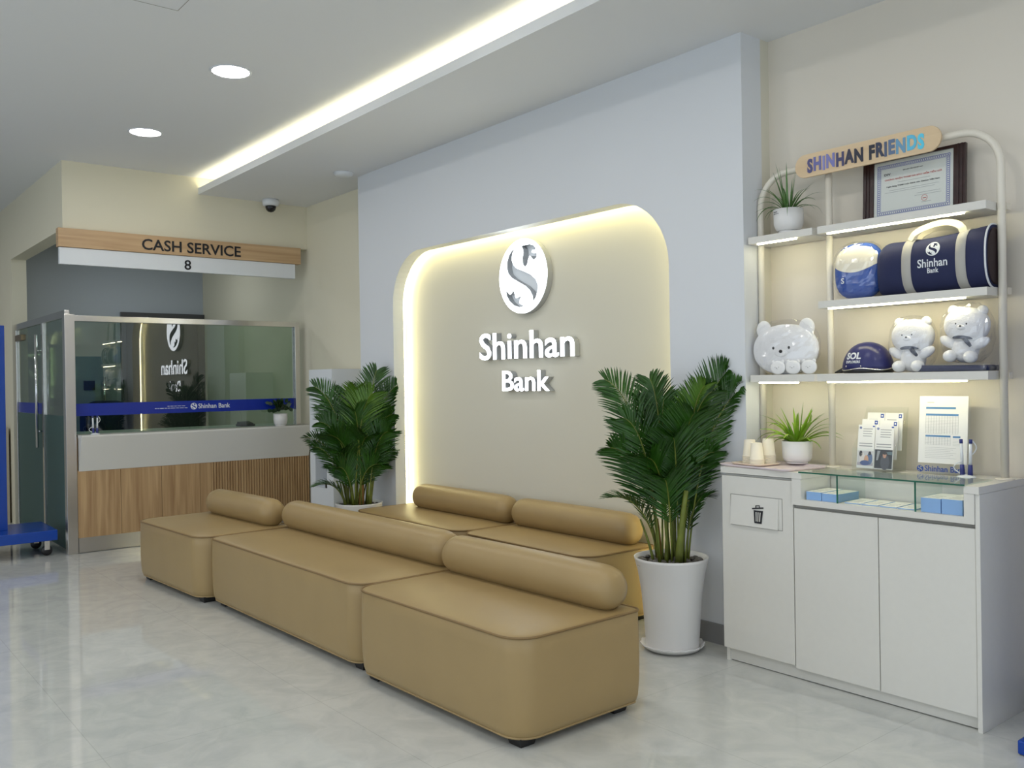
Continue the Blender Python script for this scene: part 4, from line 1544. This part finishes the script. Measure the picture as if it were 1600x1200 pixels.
# brochures and their acrylic holder
def brochure(cx, y, z0, w, h, label, kind, tilt=R(8)):
    t = thing('brochure', (cx, y, z0), label, 'brochure', 'brochures in the acrylic holder')
    A = Matrix.Rotation(-tilt, 4, 'X')
    q = MB().box(-w / 2, w / 2, 0, 0.004, 0, h, T=A)
    sh = q.build('sheets', M['paper'], t)
    q = MB()

    def rc(x0, x1, z0_, z1_, m, d=0.0004):
        q.box(x0, x1, -d, 0, z0_, z1_, m=m, T=A)

    def pl(pts, m, d0=0.0004, d1=0.0008):
        q.prism(pts, -d1, -d0, axis='y', m=m, T=A)

    def ell(cx_, cz_, rx, rz_, m, d0=0.0004, d1=0.0009):
        pl([(cx_ + rx * math.cos(2 * PI * i / 14), cz_ + rz_ * math.sin(2 * PI * i / 14)) for i in range(14)], m, d0, d1)
    if kind == 'family':
        rc(-w / 2 + 0.002, w / 2 - 0.002, 0.012, h * 0.40, mat('photo_pale', s2l(206, 204, 208), rough=0.4))
        rc(-w / 2 + 0.002, w / 2 - 0.002, 0.012, h * 0.13, mat('photo_rug', s2l(176, 168, 180), rough=0.4), 0.0006)
        ell(-0.022, h * 0.33, 0.008, 0.014, mat('photo_hair', s2l(44, 34, 36), rough=0.4), 0.0008, 0.0012)
        ell(-0.014, h * 0.22, 0.013, 0.026, mat('photo_white', s2l(226, 216, 214), rough=0.4), 0.0008, 0.0012)
        ell(0.006, h * 0.20, 0.011, 0.02, mat('photo_peach', s2l(208, 160, 132), rough=0.4), 0.001, 0.0014)
        ell(0.022, h * 0.22, 0.014, 0.028, mat('photo_denim', s2l(92, 112, 152), rough=0.4), 0.0008, 0.0012)
        ell(0.022, h * 0.345, 0.007, 0.009, mat('photo_hair', s2l(44, 34, 36)), 0.0012, 0.0016)
        ell(0.0, h * 0.12, 0.024, 0.012, mat('photo_blue', s2l(70, 88, 140), rough=0.4), 0.0014, 0.0018)
    if kind == 'car':
        rc(-w / 2 + 0.002, w / 2 - 0.002, 0.003, h * 0.45, mat('photo_dark', s2l(34, 34, 38), rough=0.4))
        pl([(-0.03, h * 0.42), (-0.016, h * 0.42), (-0.026, h * 0.2), (-0.034, h * 0.2)], mat('photo_grey', s2l(150, 152, 156), rough=0.4))
        pl([(0.014, h * 0.40), (w / 2 - 0.003, h * 0.41), (w / 2 - 0.003, h * 0.33), (0.02, h * 0.34)], mat('photo_teal', s2l(90, 110, 118), rough=0.4))
        ell(0.008, h * 0.16, 0.022, 0.035, mat('photo_suit', s2l(74, 74, 82), rough=0.4), 0.0008, 0.0012)
        ell(0.006, h * 0.33, 0.009, 0.015, mat('photo_skin', s2l(190, 140, 116), rough=0.4), 0.001, 0.0014)
        ell(0.006, h * 0.375, 0.010, 0.008, mat('photo_hair', s2l(44, 34, 36)), 0.0014, 0.0018)
    if kind in ('family', 'car'):
        for k in range(4):
            rc(-w / 2 + 0.024, w / 2 - 0.012 - 0.004 * (k % 2), h * 0.90 - k * 0.011, h * 0.90 - k * 0.011 + 0.003, M['print_grey'])
        for k in range(2):
            rc(-w / 2 + 0.008, w / 2 - 0.010, h * 0.56 - k * 0.012, h * 0.56 - k * 0.012 + 0.004, M['print_grey'])
        add_emblem(q, 0.0055, A @ FY(-w / 2 + 0.012, -0.0008, h * 0.93), M['print_blue'])
        rc(w / 2 - 0.012, w / 2 - 0.002, h * 0.955, h * 0.985, M['print_blue'])
    else:
        bl = M['print_blue']
        rc(w / 2 - 0.020, w / 2 - 0.005, h - 0.024, h - 0.006, bl)
        ell(w / 2 - 0.0125, h - 0.015, 0.004, 0.004, M['paper'], 0.0008, 0.001)
        for k in range(2):
            rc(-w / 2 + 0.01, w / 2 - 0.03, h - 0.034 - k * 0.008, h - 0.031 - k * 0.008, M['print_grey'])
    q.build('printed_cover', None, sh)
    return t


BX, BY = -2.14, 3.895
brochure(BX - 0.045, BY - 0.040, CZ + 0.012, 0.082, 0.20, 'brochure with a family picture, front left of the acrylic holder', 'family')
brochure(BX + 0.043, BY - 0.040, CZ + 0.012, 0.088, 0.198, 'brochure with a man in a car, front right of the acrylic holder', 'car')
brochure(BX - 0.045, BY - 0.005, CZ + 0.055, 0.082, 0.182, 'white brochure with blue square, middle tier left', 'plain')
brochure(BX + 0.046, BY - 0.005, CZ + 0.055, 0.085, 0.178, 'pale blue and white brochure, middle tier right', 'plain')
brochure(BX - 0.035, BY + 0.03, CZ + 0.095, 0.085, 0.172, 'white brochure with blue square, rear tier left', 'plain')
brochure(BX + 0.052, BY + 0.03, CZ + 0.095, 0.085, 0.172, 'white brochure with blue square, rear tier right', 'plain')
t = thing('brochure_holder', (BX, BY, CZ), 'clear acrylic three tier brochure holder on the cabinet', 'holder')
p = MB()
p.box(-0.10, 0.10, -0.056, -0.0535, 0.002, 0.10, T=Matrix.Rotation(-R(4), 4, 'X'))
p.build('front_panel', M['acrylic'], t)
p = MB()
p.box(-0.10, 0.10, 0.055, 0.058, 0.002, 0.30, T=Matrix.Rotation(-R(7), 4, 'X'))
p.build('back_panel', M['acrylic'], t)
p = MB()
p.box(-0.10, 0.10, -0.055, 0.056, 0.0, 0.003)
p.build('base_plate', M['acrylic'], t)
for sx in (-1, 1):
    p = MB()
    p.prism([(-0.055, 0.003), (0.056, 0.003), (0.088, 0.29), (0.04, 0.20), (-0.048, 0.10)], sx * 0.10 - 0.001, sx * 0.10 + 0.001, axis='x')
    p.build('side_panel', M['acrylic'], t)

# price sheet on acrylic stand
SXc = -1.835
t = thing('sheet_stand', (SXc-0.012, 3.90, CZ), 'white printed rate sheet in an acrylic stand lettered Shinhan Bank', 'sign')
A = Matrix.Rotation(-R(5), 4, 'X')
p = MB().box(-0.112, 0.112, 0.0, 0.002, 0.0, 0.335, T=A)
p.box(-0.112, 0.112, -0.01, 0.05, 0.0, 0.002)
p.build('acrylic_stand', M['acrylic'], t)
SX0, SX1 = -0.110, 0.102
p = MB().box(SX0, SX1, -0.0015, -0.0003, 0.050, 0.345, T=A)
sh = p.build('sheet', M['paper'], t)
p = MB()


def rc(x0, x1, z0_, z1_, m):
    p.box(x0, x1, -0.0021, -0.0016, z0_, z1_, m=m, T=A)


HD = mat('table_head_blue', s2l(84, 132, 178), rough=0.5)
rc(-0.08, 0.05, 0.288, 0.297, HD)
rc(-0.08, 0.062, 0.258, 0.267, HD)
rc(-0.08, 0.030, 0.165, 0.173, HD)
rc(0.04, 0.072, 0.163, 0.171, HD)
rc(-0.075, -0.045, 0.315, 0.3175, M['print_grey'])
for k in range(12):
    rc(-0.08, 0.062, 0.252 - k * 0.0066, 0.2526 - k * 0.0066, M['print_grey'])
for k in range(13):
    xx = -0.08 + k * 0.0118
    rc(xx, xx + 0.0005, 0.180, 0.258, M['print_grey'])
for k in range(5):
    rc(-0.08, 0.030, 0.158 - k * 0.0066, 0.1586 - k * 0.0066, M['print_grey'])
    rc(0.04, 0.072, 0.156 - k * 0.0066, 0.1566 - k * 0.0066, M['print_grey'])
for k in range(10):
    xx = -0.08 + k * 0.0122
    rc(xx, xx + 0.0005, 0.130, 0.165, M['print_grey'])
for k in range(7):
    rc(-0.08, 0.055 - 0.012 * (k % 3), 0.118 - k * 0.0075, 0.1187 - k * 0.0075, M['print_grey'])
p.build('printed_table', None, sh)
p = MB()
add_emblem(p, 0.0145, FY(-0.098, -0.0028, 0.024), M['print_blue'])
p.build('emblem', None, t)
build_words('Shinhan Bank', 0.036, FY(-0.078, -0.0028, 0.014), M['print_blue'], t, bold=0.012, width=0.178)

pen_stand((-1.728, 3.858, CZ), 'blue and white twin pen stand on the display cabinet, before the rate sheet', 1.12, R(10))

# framed certificate on the top shelf
t = thing('framed_certificate', (-1.992, 3.955, 2.108), 'deposit insurance certificate in a dark wood frame on the top shelf', 'picture frame')
A = Matrix.Rotation(-R(3), 4, 'X')
W2, HH = 0.236, 0.292
p = MB()
p.box(-W2, -W2 + 0.052, -0.012, 0.008, 0.0, HH, T=A)
p.box(W2 - 0.052, W2, -0.012, 0.008, 0.0, HH, T=A)
p.box(-W2 + 0.052, W2 - 0.052, -0.012, 0.008, 0.0, 0.014, T=A)
p.box(-W2 + 0.052, W2 - 0.052, -0.012, 0.008, HH - 0.014, HH, T=A)
for sx in (-1, 1):
    for k in (0.014, 0.03):
        x = sx * (W2 - k)
        p.box(x - 0.004, x + 0.004, -0.016, -0.012, 0.0, HH, T=A)
p.build('frame', M['dark_frame'], t, bevel=0.002)
PW = W2 - 0.052
p = MB().box(-PW, PW, -0.004, 0.004, 0.014, HH - 0.014, T=A)
sh = p.build('certificate', M['paper'], t)
p = MB()
nv = mat('guilloche_blue', s2l(112, 118, 190), rough=0.5)
bx0, bx1, bz0, bz1 = -PW + 0.016, PW - 0.016, 0.030, HH - 0.030
bw = 0.016


def rc2(x0, x1, z0_, z1_, m, d=0.0005):
    p.box(x0, x1, -0.004 - d, -0.004, z0_, z1_, m=m, T=A)


for e in (0, bw):
    rc2(bx0 + e, bx1 - e, bz0 + e, bz0 + e + 0.0012, nv)
    rc2(bx0 + e, bx1 - e, bz1 - e - 0.0012, bz1 - e, nv)
    rc2(bx0 + e, bx0 + e + 0.0012, bz0 + e, bz1 - e, nv)
    rc2(bx1 - e - 0.0012, bx1 - e, bz0 + e, bz1 - e, nv)


def ringp(cx, cz, r):
    n_ = 10
    for i in range(n_):
        a1, a2 = 2 * PI * i / n_, 2 * PI * (i + 1) / n_
        vs = [(cx + r * math.cos(a1), -0.0046, cz + r * math.sin(a1)), (cx + r * math.cos(a2), -0.0046, cz + r * math.sin(a2)),
              (cx + (r - 0.0018) * math.cos(a2), -0.0046, cz + (r - 0.0018) * math.sin(a2)), (cx + (r - 0.0018) * math.cos(a1), -0.0046, cz + (r - 0.0018) * math.sin(a1))]
        p.add([A @ Vector(q) for q in vs], [(0, 1, 2, 3)], nv)


x = bx0 + 0.008
while x < bx1 - 0.004:
    for zz in (bz0 + 0.008, bz1 - 0.008):
        ringp(x, zz, 0.0068)
    x += 0.0095
z = bz0 + 0.018
while z < bz1 - 0.012:
    for xx in (bx0 + 0.008, bx1 - 0.008):
        ringp(xx, z, 0.0068)
    z += 0.0095
bk = M['black_print']
add_text(p, 'DIV', 0.014, A @ FY(-0.135, -0.0048, 0.212), bk, bold=0.02, width=0.03)
add_text(p, 'BẢO HIỂM TIỀN GỬI VIỆT NAM', 0.0065, A @ FY(0.0, -0.0048, 0.224), bk, align='CENTER', width=0.09)
add_text(p, 'CHỨNG NHẬN THAM GIA BẢO HIỂM TIỀN GỬI', 0.010, A @ FY(0.0, -0.0048, 0.188), M['print_red'], bold=0.012, align='CENTER', width=0.262)
add_text(p, 'Ngân hàng TNHH một thành viên Shinhan Việt Nam', 0.009, A @ FY(0.0, -0.0048, 0.156), bk, bold=0.01, align='CENTER', width=0.245)
for k, (a, b_, zz) in enumerate(((-0.07, 0.08, 0.174), (-0.11, 0.12, 0.140), (-0.13, 0.10, 0.131), (0.02, 0.125, 0.108), (0.01, 0.13, 0.098))):
    rc2(a, b_, zz, zz + 0.0012, M['print_grey'])
for i in range(12):
    a1, a2 = 2 * PI * i / 12, 2 * PI * (i + 1) / 12
    vs = [(0.055 + q * math.cos(w_), -0.0047, 0.082 + q * math.sin(w_)) for q, w_ in ((0.014, a1), (0.014, a2), (0.012, a2), (0.012, a1))]
    p.add([A @ Vector(q) for q in vs], [(0, 1, 2, 3)], M['print_red'])
rc2(0.047, 0.063, 0.080, 0.083, M['print_red'])
rc2(0.04, 0.085, 0.064, 0.0655, M['print_grey'])
p.build('printed_text', None, sh)
p = MB().box(-PW, PW, -0.0062, -0.0056, 0.014, HH - 0.014, T=A)
p.build('glazing', M['acrylic'], t)

# duffel bag
BXa, BXb, BZ = -2.088, -1.612, 1.754
bcx, bcy = (BXa + BXb) / 2, 3.895
t = thing('duffel_bag', (bcx, bcy, BZ), 'navy sports duffel bag with grey straps lettered Shinhan Bank', 'bag')
L2 = (BXb - BXa) / 2


def bag_sec(x):
    """half width (y), height and base of the section at x"""
    u = x / L2
    e = 1.0
    if u < -0.80:
        e = math.sqrt(max(0.0, 1 - ((-u - 0.80) / 0.21) ** 2)) * 0.45 + 0.55
    hh = 0.252 + 0.010 * u - 0.012 * math.sin(PI * (u + 1) / 2 * 1.0)
    return 0.092 * (0.6 + 0.4 * e), hh * (0.55 + 0.45 * e) if u < -0.8 else hh


def bag_ring(x, grow=0.0, n=40):
    hw, hh = bag_sec(x)
    pts = []
    for j in range(n):
        a = 2 * PI * j / n
        cs, sn = math.cos(a), math.sin(a)
        k = 2.5
        yy = (abs(cs) ** (2 / k)) * (1 if cs >= 0 else -1) * (hw + grow)
        zz = (abs(sn) ** (2 / k)) * (1 if sn >= 0 else -1) * (hh / 2 + grow) + hh / 2 + 0.001
        zz = max(zz, 0.001 - min(0, grow) if grow <= 0 else 0.0005)
        wr = 0.002 * math.sin(x * 60 + a * 3) * (0 if grow else 1)
        pts.append((x, yy + wr, zz))
    return pts


def bag_front(x, z):
    hw, hh = bag_sec(x)
    q = min(0.999, abs((z - hh / 2) / (hh / 2)))
    return -hw * (1 - q ** 2.5) ** (1 / 2.5)


p = MB()
xs = [-L2 * 1.0, -L2 * 0.985, -L2 * 0.95, -L2 * 0.9, -L2 * 0.85, -L2 * 0.8] + [-L2 * 0.8 + (L2 * 1.78) * i / 14 for i in range(1, 15)] + [L2 * 0.995]
p.loops([bag_ring(x) for x in xs])
bb = p.build('bag_body', M['navy'], t)
p = MB()
p.tube(bag_ring(L2 * 0.985, 0.002), 0.004, 6, closed=True)
p.build('white_piping', M['plastic_white'], bb)
p = MB()
rg_ = bag_ring(L2 * 0.997, -0.012)
p.loops([rg_, [(x + 0.004, y, z) for x, y, z in bag_ring(L2 * 0.997, -0.02)]])
p.build('end_panel', mat('maroon_black', s2l(40, 22, 26), rough=0.6), bb)
for xs_ in (-0.098, 0.135):
    p = MB()
    p.loops([bag_ring(xs_ - 0.021, 0.0018), bag_ring(xs_ - 0.020, 0.0035), bag_ring(xs_ + 0.020, 0.0035), bag_ring(xs_ + 0.021, 0.0018)], cap0=False, cap1=False)
    p.build('strap', M['grey_strap'], t)
# carry handles: two flat bands standing over the top
for yo, top_, sk in ((-0.045, 0.296, 0.02), (0.02, 0.284, -0.015)):
    p = MB()
    pts = []
    for i in range(21):
        u = i / 20
        x = -0.098 + 0.233 * u + sk * math.sin(PI * u)
        z = 0.236 + (top_ - 0.236) * (math.sin(PI * u) ** 0.5 if 0 < u < 1 else 0)
        pts.append(Vector((x, yo * (1.2 - 0.3 * math.sin(PI * u)), z)))
    ring = []
    for i, c0 in enumerate(pts):
        a_ = (pts[min(i + 1, 20)] - pts[max(i - 1, 0)]).normalized()
        nr = Vector((-a_.z, 0, a_.x)).normalized()
        wv = Vector((0, 1, 0))
        nr = (nr * 0.9 + wv * 0.35).normalized()
        ring.append([c0 + nr * 0.015 + wv * 0.0015, c0 + nr * 0.015 - wv * 0.0015, c0 - nr * 0.015 - wv * 0.0015, c0 - nr * 0.015 + wv * 0.0015])
    p.loops(ring, smooth=False)
    p.build('handle', M['cream_strap'], t)


def bagwarp(ox, oz):
    def w_(v):
        x, z = ox + v.x, oz + v.y
        return Vector((x, bag_front(x, z) - 0.0025 - v.z, z))
    return w_


p = MB()
add_emblem(p, 0.030, None, M['plastic_white'], warp=bagwarp(0.018, 0.182))
p.build('emblem', None, bb)
p = MB()
add_text(p, 'Shinhan', 0.05, None, M['plastic_white'], bold=0.015, align='CENTER', width=0.128, warp=bagwarp(0.018, 0.106))
p.build('lettering', None, bb)
p = MB()
add_text(p, 'Bank', 0.03, None, M['plastic_white'], bold=0.015, align='CENTER', width=0.048, warp=bagwarp(0.018, 0.080))
p.build('lettering', None, bb)

# wrapped blue cushion


def pillow(mb, rx, rz_, ry, m, n=28, k=10, T=None, pw=3.0, zc=None):
    rings = []
    for i in range(-k, k + 1):
        v = i / k
        e = (1 - abs(v) ** 2.2) ** 0.5 if abs(v) < 1 else 0.0
        e = max(e, 0.0)
        s_ = 0.25 + 0.75 * e if abs(v) < 1 else 0.02
        ring = []
        for j in range(n):
            a = 2 * PI * j / n
            cs, sn = math.cos(a), math.sin(a)
            kk = 2 / pw
            ring.append((abs(cs) ** kk * (1 if cs >= 0 else -1) * rx * s_, v * ry, abs(sn) ** kk * (1 if sn >= 0 else -1) * rz_ * s_))
        rings.append(ring)
    mb.loops(rings, m, True, True, True, T)


t = thing('wrapped_cushion', (-2.213, 3.885, 1.754), 'blue and cream rounded cushion in clear plastic beside the duffel bag', 'cushion')
p = MB()
CT = Matrix.Translation((0, 0, 0.132))
pillow(p, 0.118, 0.13, 0.055, None, T=CT, pw=2.8)
cu = p.build('cushion_body', mat('cushion_blue', s2l(44, 84, 168), rough=0.8), t)
p = MB()          # cream upper panel, lying on the front face


def cush_y(x, z):
    a = abs(x / 0.118) ** 2.8 + abs(z / 0.13) ** 2.8
    s_ = min(1.0, a ** (1 / 2.8))
    s_ = max(s_, 0.25)
    e = (s_ - 0.25) / 0.75
    return -0.055 * (max(0.0, 1 - e * e)) ** (1 / 2.2) - 0.002


gx, gz = 22, 12
idx = {}
vs = []
fs = []
for i in range(gx + 1):
    x = -0.105 + 0.21 * i / gx
    zt = 0.112 * (1 - abs(x / 0.115) ** 2.8) ** (1 / 2.8) if abs(x) < 0.115 else 0
    zb = 0.0 + 0.03 * (abs(x) / 0.1) ** 2 - 0.01
    for j in range(gz + 1):
        z = zb + (max(zt, zb + 0.001) - zb) * j / gz
        vs.append((x, cush_y(x, z), z))
for i in range(gx):
    for j in range(gz):
        a_ = i * (gz + 1) + j
        fs.append((a_, a_ + gz + 1, a_ + gz + 2, a_ + 1))
p.add([Vector(q) + Vector((0, 0, 0.132)) for q in vs], fs, None, True)
p.build('cream_panel', mat('cushion_cream', s2l(232, 226, 206), rough=0.85), cu)
p = MB()
add_text(p, 'S', 0.036, Matrix.Translation((-0.062, -0.056, 0.075)) @ Matrix.Rotation(R(90), 4, 'X'), M['plastic_white'], bold=0.02)
p.build('lettering', None, cu)


def blob_wrap(name, parent, c, rx, ry, rz_, amp, seed, pw=2.4):
    q = MB()
    rings = []
    n, k = 44, 26
    for i in range(k + 1):
        tt = PI * i / k
        ring = []
        for j in range(n):
            a = 2 * PI * j / n
            d = Vector((math.sin(tt) * math.cos(a), math.sin(tt) * math.sin(a), -math.cos(tt)))
            kk = 2 / pw
            s_ = [abs(v) ** kk * (1 if v >= 0 else -1) for v in d]
            nz = noise.noise(Vector((d.x * 5 + seed, d.y * 5, d.z * 5))) * amp + abs(noise.noise(Vector((d.x * 13, d.y * 13 + seed, d.z * 9)))) * amp * 0.9
            ring.append((c[0] + s_[0] * (rx + nz), c[1] + s_[1] * (ry + nz), max(0.001, c[2] + s_[2] * (rz_ + nz))))
        rings.append(ring)
    q.loops(rings, None, False)
    return q.build(name, M['wrap'], parent)


blob_wrap('plastic_bag', t, (0, 0, 0.134), 0.122, 0.068, 0.132, 0.006, 1.3, 2.8)


# plush toys: plain white bears in clear bags
def bear(loc, label, hw, hh, body=True, rz=0.0, tilt=0.0, seed=0):
    t = thing('plush_bear', loc, label, 'soft toy', 'white plush bears on the shelf', rz)
    hz = hh + (0.085 if body else 0.0)
    A = Matrix.Rotation(tilt, 4, 'Y')
    if body:
        p = MB()
        p.sphere((0, 0, 0.06), 0.055, 0.048, 0.06, n=24, k=14, T=A)
        bd_ = p.build('torso', M['plush'], t)
        for sx in (-1, 1):
            p = MB()
            p.sphere((0, 0, 0), 0.022, 0.022, 0.042, n=16, k=10, T=A @ Matrix.Translation((sx * 0.065, -0.015, 0.085)) @ Matrix.Rotation(sx * R(60), 4, 'Y'))
            p.build('arm', M['plush'], t)
            p = MB()
            p.sphere((0, 0, 0), 0.026, 0.040, 0.026, n=16, k=10, T=A @ Matrix.Translation((sx * 0.042, -0.045, 0.027)))
            p.build('leg', M['plush'], t)
        p = MB()
        pts = [(0.047 * math.cos(a_), 0.044 * math.sin(a_) - 0.004, 0.108) for a_ in [2 * PI * i / 24 for i in range(24)]]
        p.tube(pts, 0.008, 8, closed=True, T=A)
        p.tube([(0.01, -0.048, 0.106), (0.03, -0.056, 0.088), (0.045, -0.058, 0.072)], [0.008, 0.009, 0.006], 8, T=A)
        p.build('scarf', mat('navy_scarf', s2l(52, 58, 78), rough=0.8), t)
    p = MB()
    pillow(p, hw, hh, hw * 0.62 if body else 0.036, None, T=A @ Matrix.Translation((0, 0, hz)), pw=2.15, n=36, k=14)
    hd_ = p.build('head', M['plush'], t)
    dp = hw * 0.62 if body else 0.036
    for sx in (-1, 1):
        p = MB()
        p.sphere((sx * hw * 0.66, 0, hz + hh * 0.82), hw * 0.24, dp * 0.35, hw * 0.25, n=16, k=10, T=A)
        p.build('ear', M['plush'], hd_)
    p = MB()
    p.sphere((0, -dp * 0.96, hz - hh * 0.15), hw * 0.20, dp * 0.14, hh * 0.15, n=16, k=10, T=A)
    p.build('muzzle', M['plush'], hd_)
    for sx in (-1, 1):
        p = MB()
        p.sphere((sx * hw * 0.24, -dp * 0.985, hz + hh * 0.06), hw * 0.035, hw * 0.02, hw * 0.04, n=10, k=8, T=A)
        p.build('eye', M['black'], hd_)
    p = MB()
    p.sphere((0, -dp * 1.1, hz - hh * 0.08), hw * 0.055, hw * 0.03, hw * 0.045, n=10, k=8, T=A)
    p.build('nose', M['black'], hd_)
    return t


b1 = bear((-2.592, 3.885, 1.410), 'very large white bear head cushion in clear plastic on the left shelf', 0.185, 0.125, False, R(0), 0, 1)
blob_wrap('plastic_bag', b1, (0, 0.0, 0.135), 0.194, 0.039, 0.138, 0.005, 4.1, 2.3)
b2 = bear((-1.955, 3.87, 1.410), 'seated white plush bear with dark scarf beside the navy helmet', 0.092, 0.075, True, R(0), 0, 2)
blob_wrap('plastic_bag', b2, (0, 0.0, 0.125), 0.102, 0.07, 0.125, 0.004, 7.7, 2.5)
b3 = bear((-1.735, 3.875, 1.446), 'seated white plush bear on the folded dark bag, right end of the shelf', 0.092, 0.075, True, R(0), R(4), 3)
blob_wrap('plastic_bag', b3, (0.012, 0.0, 0.125), 0.106, 0.072, 0.128, 0.006, 9.2, 2.5)
# three little bear heads
for k, (x, lb) in enumerate(((-2.609, 'leftmost of the three tiny white bear heads on the shelf edge'), (-2.523, 'middle one of the three tiny white bear heads on the shelf edge'), (-2.436, 'rightmost of the three tiny white bear heads on the shelf edge'))):
    tt = bear((x, 3.808, 1.411), lb, 0.042, 0.034, False, 0, 0, 5 + k)
    for ch in tt.children_recursive:
        for v in ch.data.vertices:
            if ch.name.startswith(('head', 'ear', 'muzzle', 'eye', 'nose')):
                v.co.y *= 0.28
    tt['group'] = 'tiny white bear heads'
    tt['category'] = 'soft toy'
# move the large one back so the small ones stand in front
b1.location.y = 3.846

# helmet
t = thing('helmet', (-2.178, 3.885, 1.410), 'navy blue scooter helmet lettered SOL Explorers on the shelf', 'helmet')
HRX, HRY, HRZ = 0.118, 0.095, 0.128
p = MB()
rings = []
for i in range(13):
    a = R(90 * i / 12)
    rings.append([(HRX * math.cos(a) ** 0.9 * math.cos(2 * PI * j / 40) if i < 12 else 0.001 * math.cos(2 * PI * j / 40), HRY * math.cos(a) ** 0.9 * math.sin(2 * PI * j / 40) if i < 12 else 0.001 * math.sin(2 * PI * j / 40), 0.016 + HRZ * math.sin(a)) for j in range(40)])
p.loops(rings, cap0=True)
sh = p.build('shell', M['navy_gloss'], t)
p = MB()
p.tube([(HRX * 1.004 * math.cos(2 * PI * j / 60), HRY * 1.004 * math.sin(2 * PI * j / 60), 0.018 + 0.004 * math.sin(2 * PI * j / 60 * 4 + 1)) for j in range(60)], 0.0028, 6, closed=True)
p.build('chrome_trim', M['chrome'], sh)
p = MB()
p.loops([[(HRX * k_ * math.cos(2 * PI * j / 40), HRY * k_ * math.sin(2 * PI * j / 40), z_) for j in range(40)] for k_, z_ in ((0.93, 0.001), (0.985, 0.006), (0.99, 0.016))])
p.build('rim_padding', M['black'], sh)
p = MB()
p.prism([(-HRX - 0.028, 0.002), (-HRX - 0.024, 0.008), (-HRX + 0.02, 0.030), (-HRX + 0.03, 0.012)], -0.045, 0.045, axis='y')
p.build('visor', M['black'], t, bevel=0.003)


def helwarp(ox, oz):
    def w_(v):
        x, z = ox + v.x, oz + v.y
        q = 1 - ((z - 0.016) / HRZ) ** 2
        rr = max(q, 0.01) ** 0.45
        y = HRY * rr * math.sqrt(max(0.01, 1 - (x / (HRX * rr)) ** 2))
        return Vector((x, -y - 0.0012 - v.z, z))
    return w_


p = MB()
add_text(p, 'SOL', 0.042, None, M['plastic_white'], bold=0.04, align='CENTER', width=0.078, height=0.032, warp=helwarp(-0.025, 0.066))
p.build('lettering', None, sh)
p = MB()
add_text(p, 'EXPLORERS', 0.018, None, M['plastic_white'], bold=0.03, align='CENTER', width=0.076, height=0.012, warp=helwarp(-0.025, 0.047))
p.build('lettering', None, sh)
for x in (-0.062, 0.018):
    p = MB()
    v = helwarp(x, 0.032)(Vector((0, 0, 0)))
    p.sphere((v.x, v.y, v.z), 0.003, 0.002, 0.003, n=8, k=6)
    p.build('rivet', M['chrome'], sh)

# folded navy bag in plastic
t = thing('folded_bag', (-1.775, 3.875, 1.410), 'flat folded navy bag in clear plastic under the right bear', 'bag')
p = MB()
q_ = rrect(-0.155, 0.155, -0.065, 0.085, 0.03)
p.loops([[(x * 0.98, y * 0.96, 0.0015) for x, y in q_], [(x, y, 0.012) for x, y in q_], [(x * 0.98, y * 0.97, 0.026 + 0.004 * math.sin(x * 40)) for x, y in q_]])
p.build('fabric', M['navy'], t)
p = MB()
p.loops([[(x * 1.03, y * 1.02, 0.001) for x, y in q_], [(x * 1.05, y * 1.04, 0.016) for x, y in q_], [(x * 1.0, y * 0.99, 0.033 + 0.003 * math.sin(x * 60 + y * 40)) for x, y in q_]], smooth=False)
p.build('plastic_bag', M['wrap'], t)

# ================================================================== BLUE DISPLAY TROLLEYS
t = thing('display_trolley', (-8.5, 1.3, 0), 'blue display board trolley on black casters, left of the counter', 'trolley')
T0 = off((8.5, -1.3, 0))
MB().box(-8.80, -8.18, 0.70, 1.725, 0.135, 0.22, T=T0).build('base', M['blue'], t, bevel=0.004)
MB().box(-8.55, -8.46, 0.75, 1.405, 0.22, 1.93, T=T0).build('board', M['blue'], t, bevel=0.003)
for (x, y) in ((-8.28, 1.66), (-8.70, 1.66), (-8.28, 0.78), (-8.70, 0.78)):
    p = MB()
    p.lathe([(0.01, -0.014), (0.040, -0.014), (0.043, -0.008), (0.043, 0.008), (0.040, 0.014), (0.01, 0.014)], (x, y, 0.043), 24, axis='x', T=T0)
    w_ = p.build('caster_wheel', M['black'], t)
    p = MB()
    p.box(x - 0.022, x - 0.017, y - 0.02, y + 0.02, 0.05, 0.13, T=T0)
    p.box(x + 0.017, x + 0.022, y - 0.02, y + 0.02, 0.05, 0.13, T=T0)
    p.box(x - 0.03, x + 0.03, y - 0.03, y + 0.03, 0.127, 0.135, T=T0)
    p.build('caster_fork', M['chrome'], w_)

t = thing('display_trolley', (-1.15, 3.6, 0), 'corner of a blue display board base at the lower right', 'trolley')
MB().box(-0.24, 0.5, -0.12, 0.38, 0.003, 0.055).build('base', M['blue'], t, bevel=0.006)
MB().box(0.06, 0.14, -0.10, 0.36, 0.055, 1.9).build('board', M['blue'], t, bevel=0.003)

# beige cabinet beyond the left end of the side screen
t = thing('low_cabinet', (-10.9, 1.45, 0), 'narrow beige cabinet by the far left wall, beside the blue board', 'cabinet')
MB().box(-0.35, 0.33, -0.16, 0.33, 0.0, 0.99).build('body', M['beige'], t, bevel=0.003)
MB().box(-0.32, 0.30, -0.175, -0.162, 0.04, 0.96).build('door', M['beige'], t, bevel=0.002)
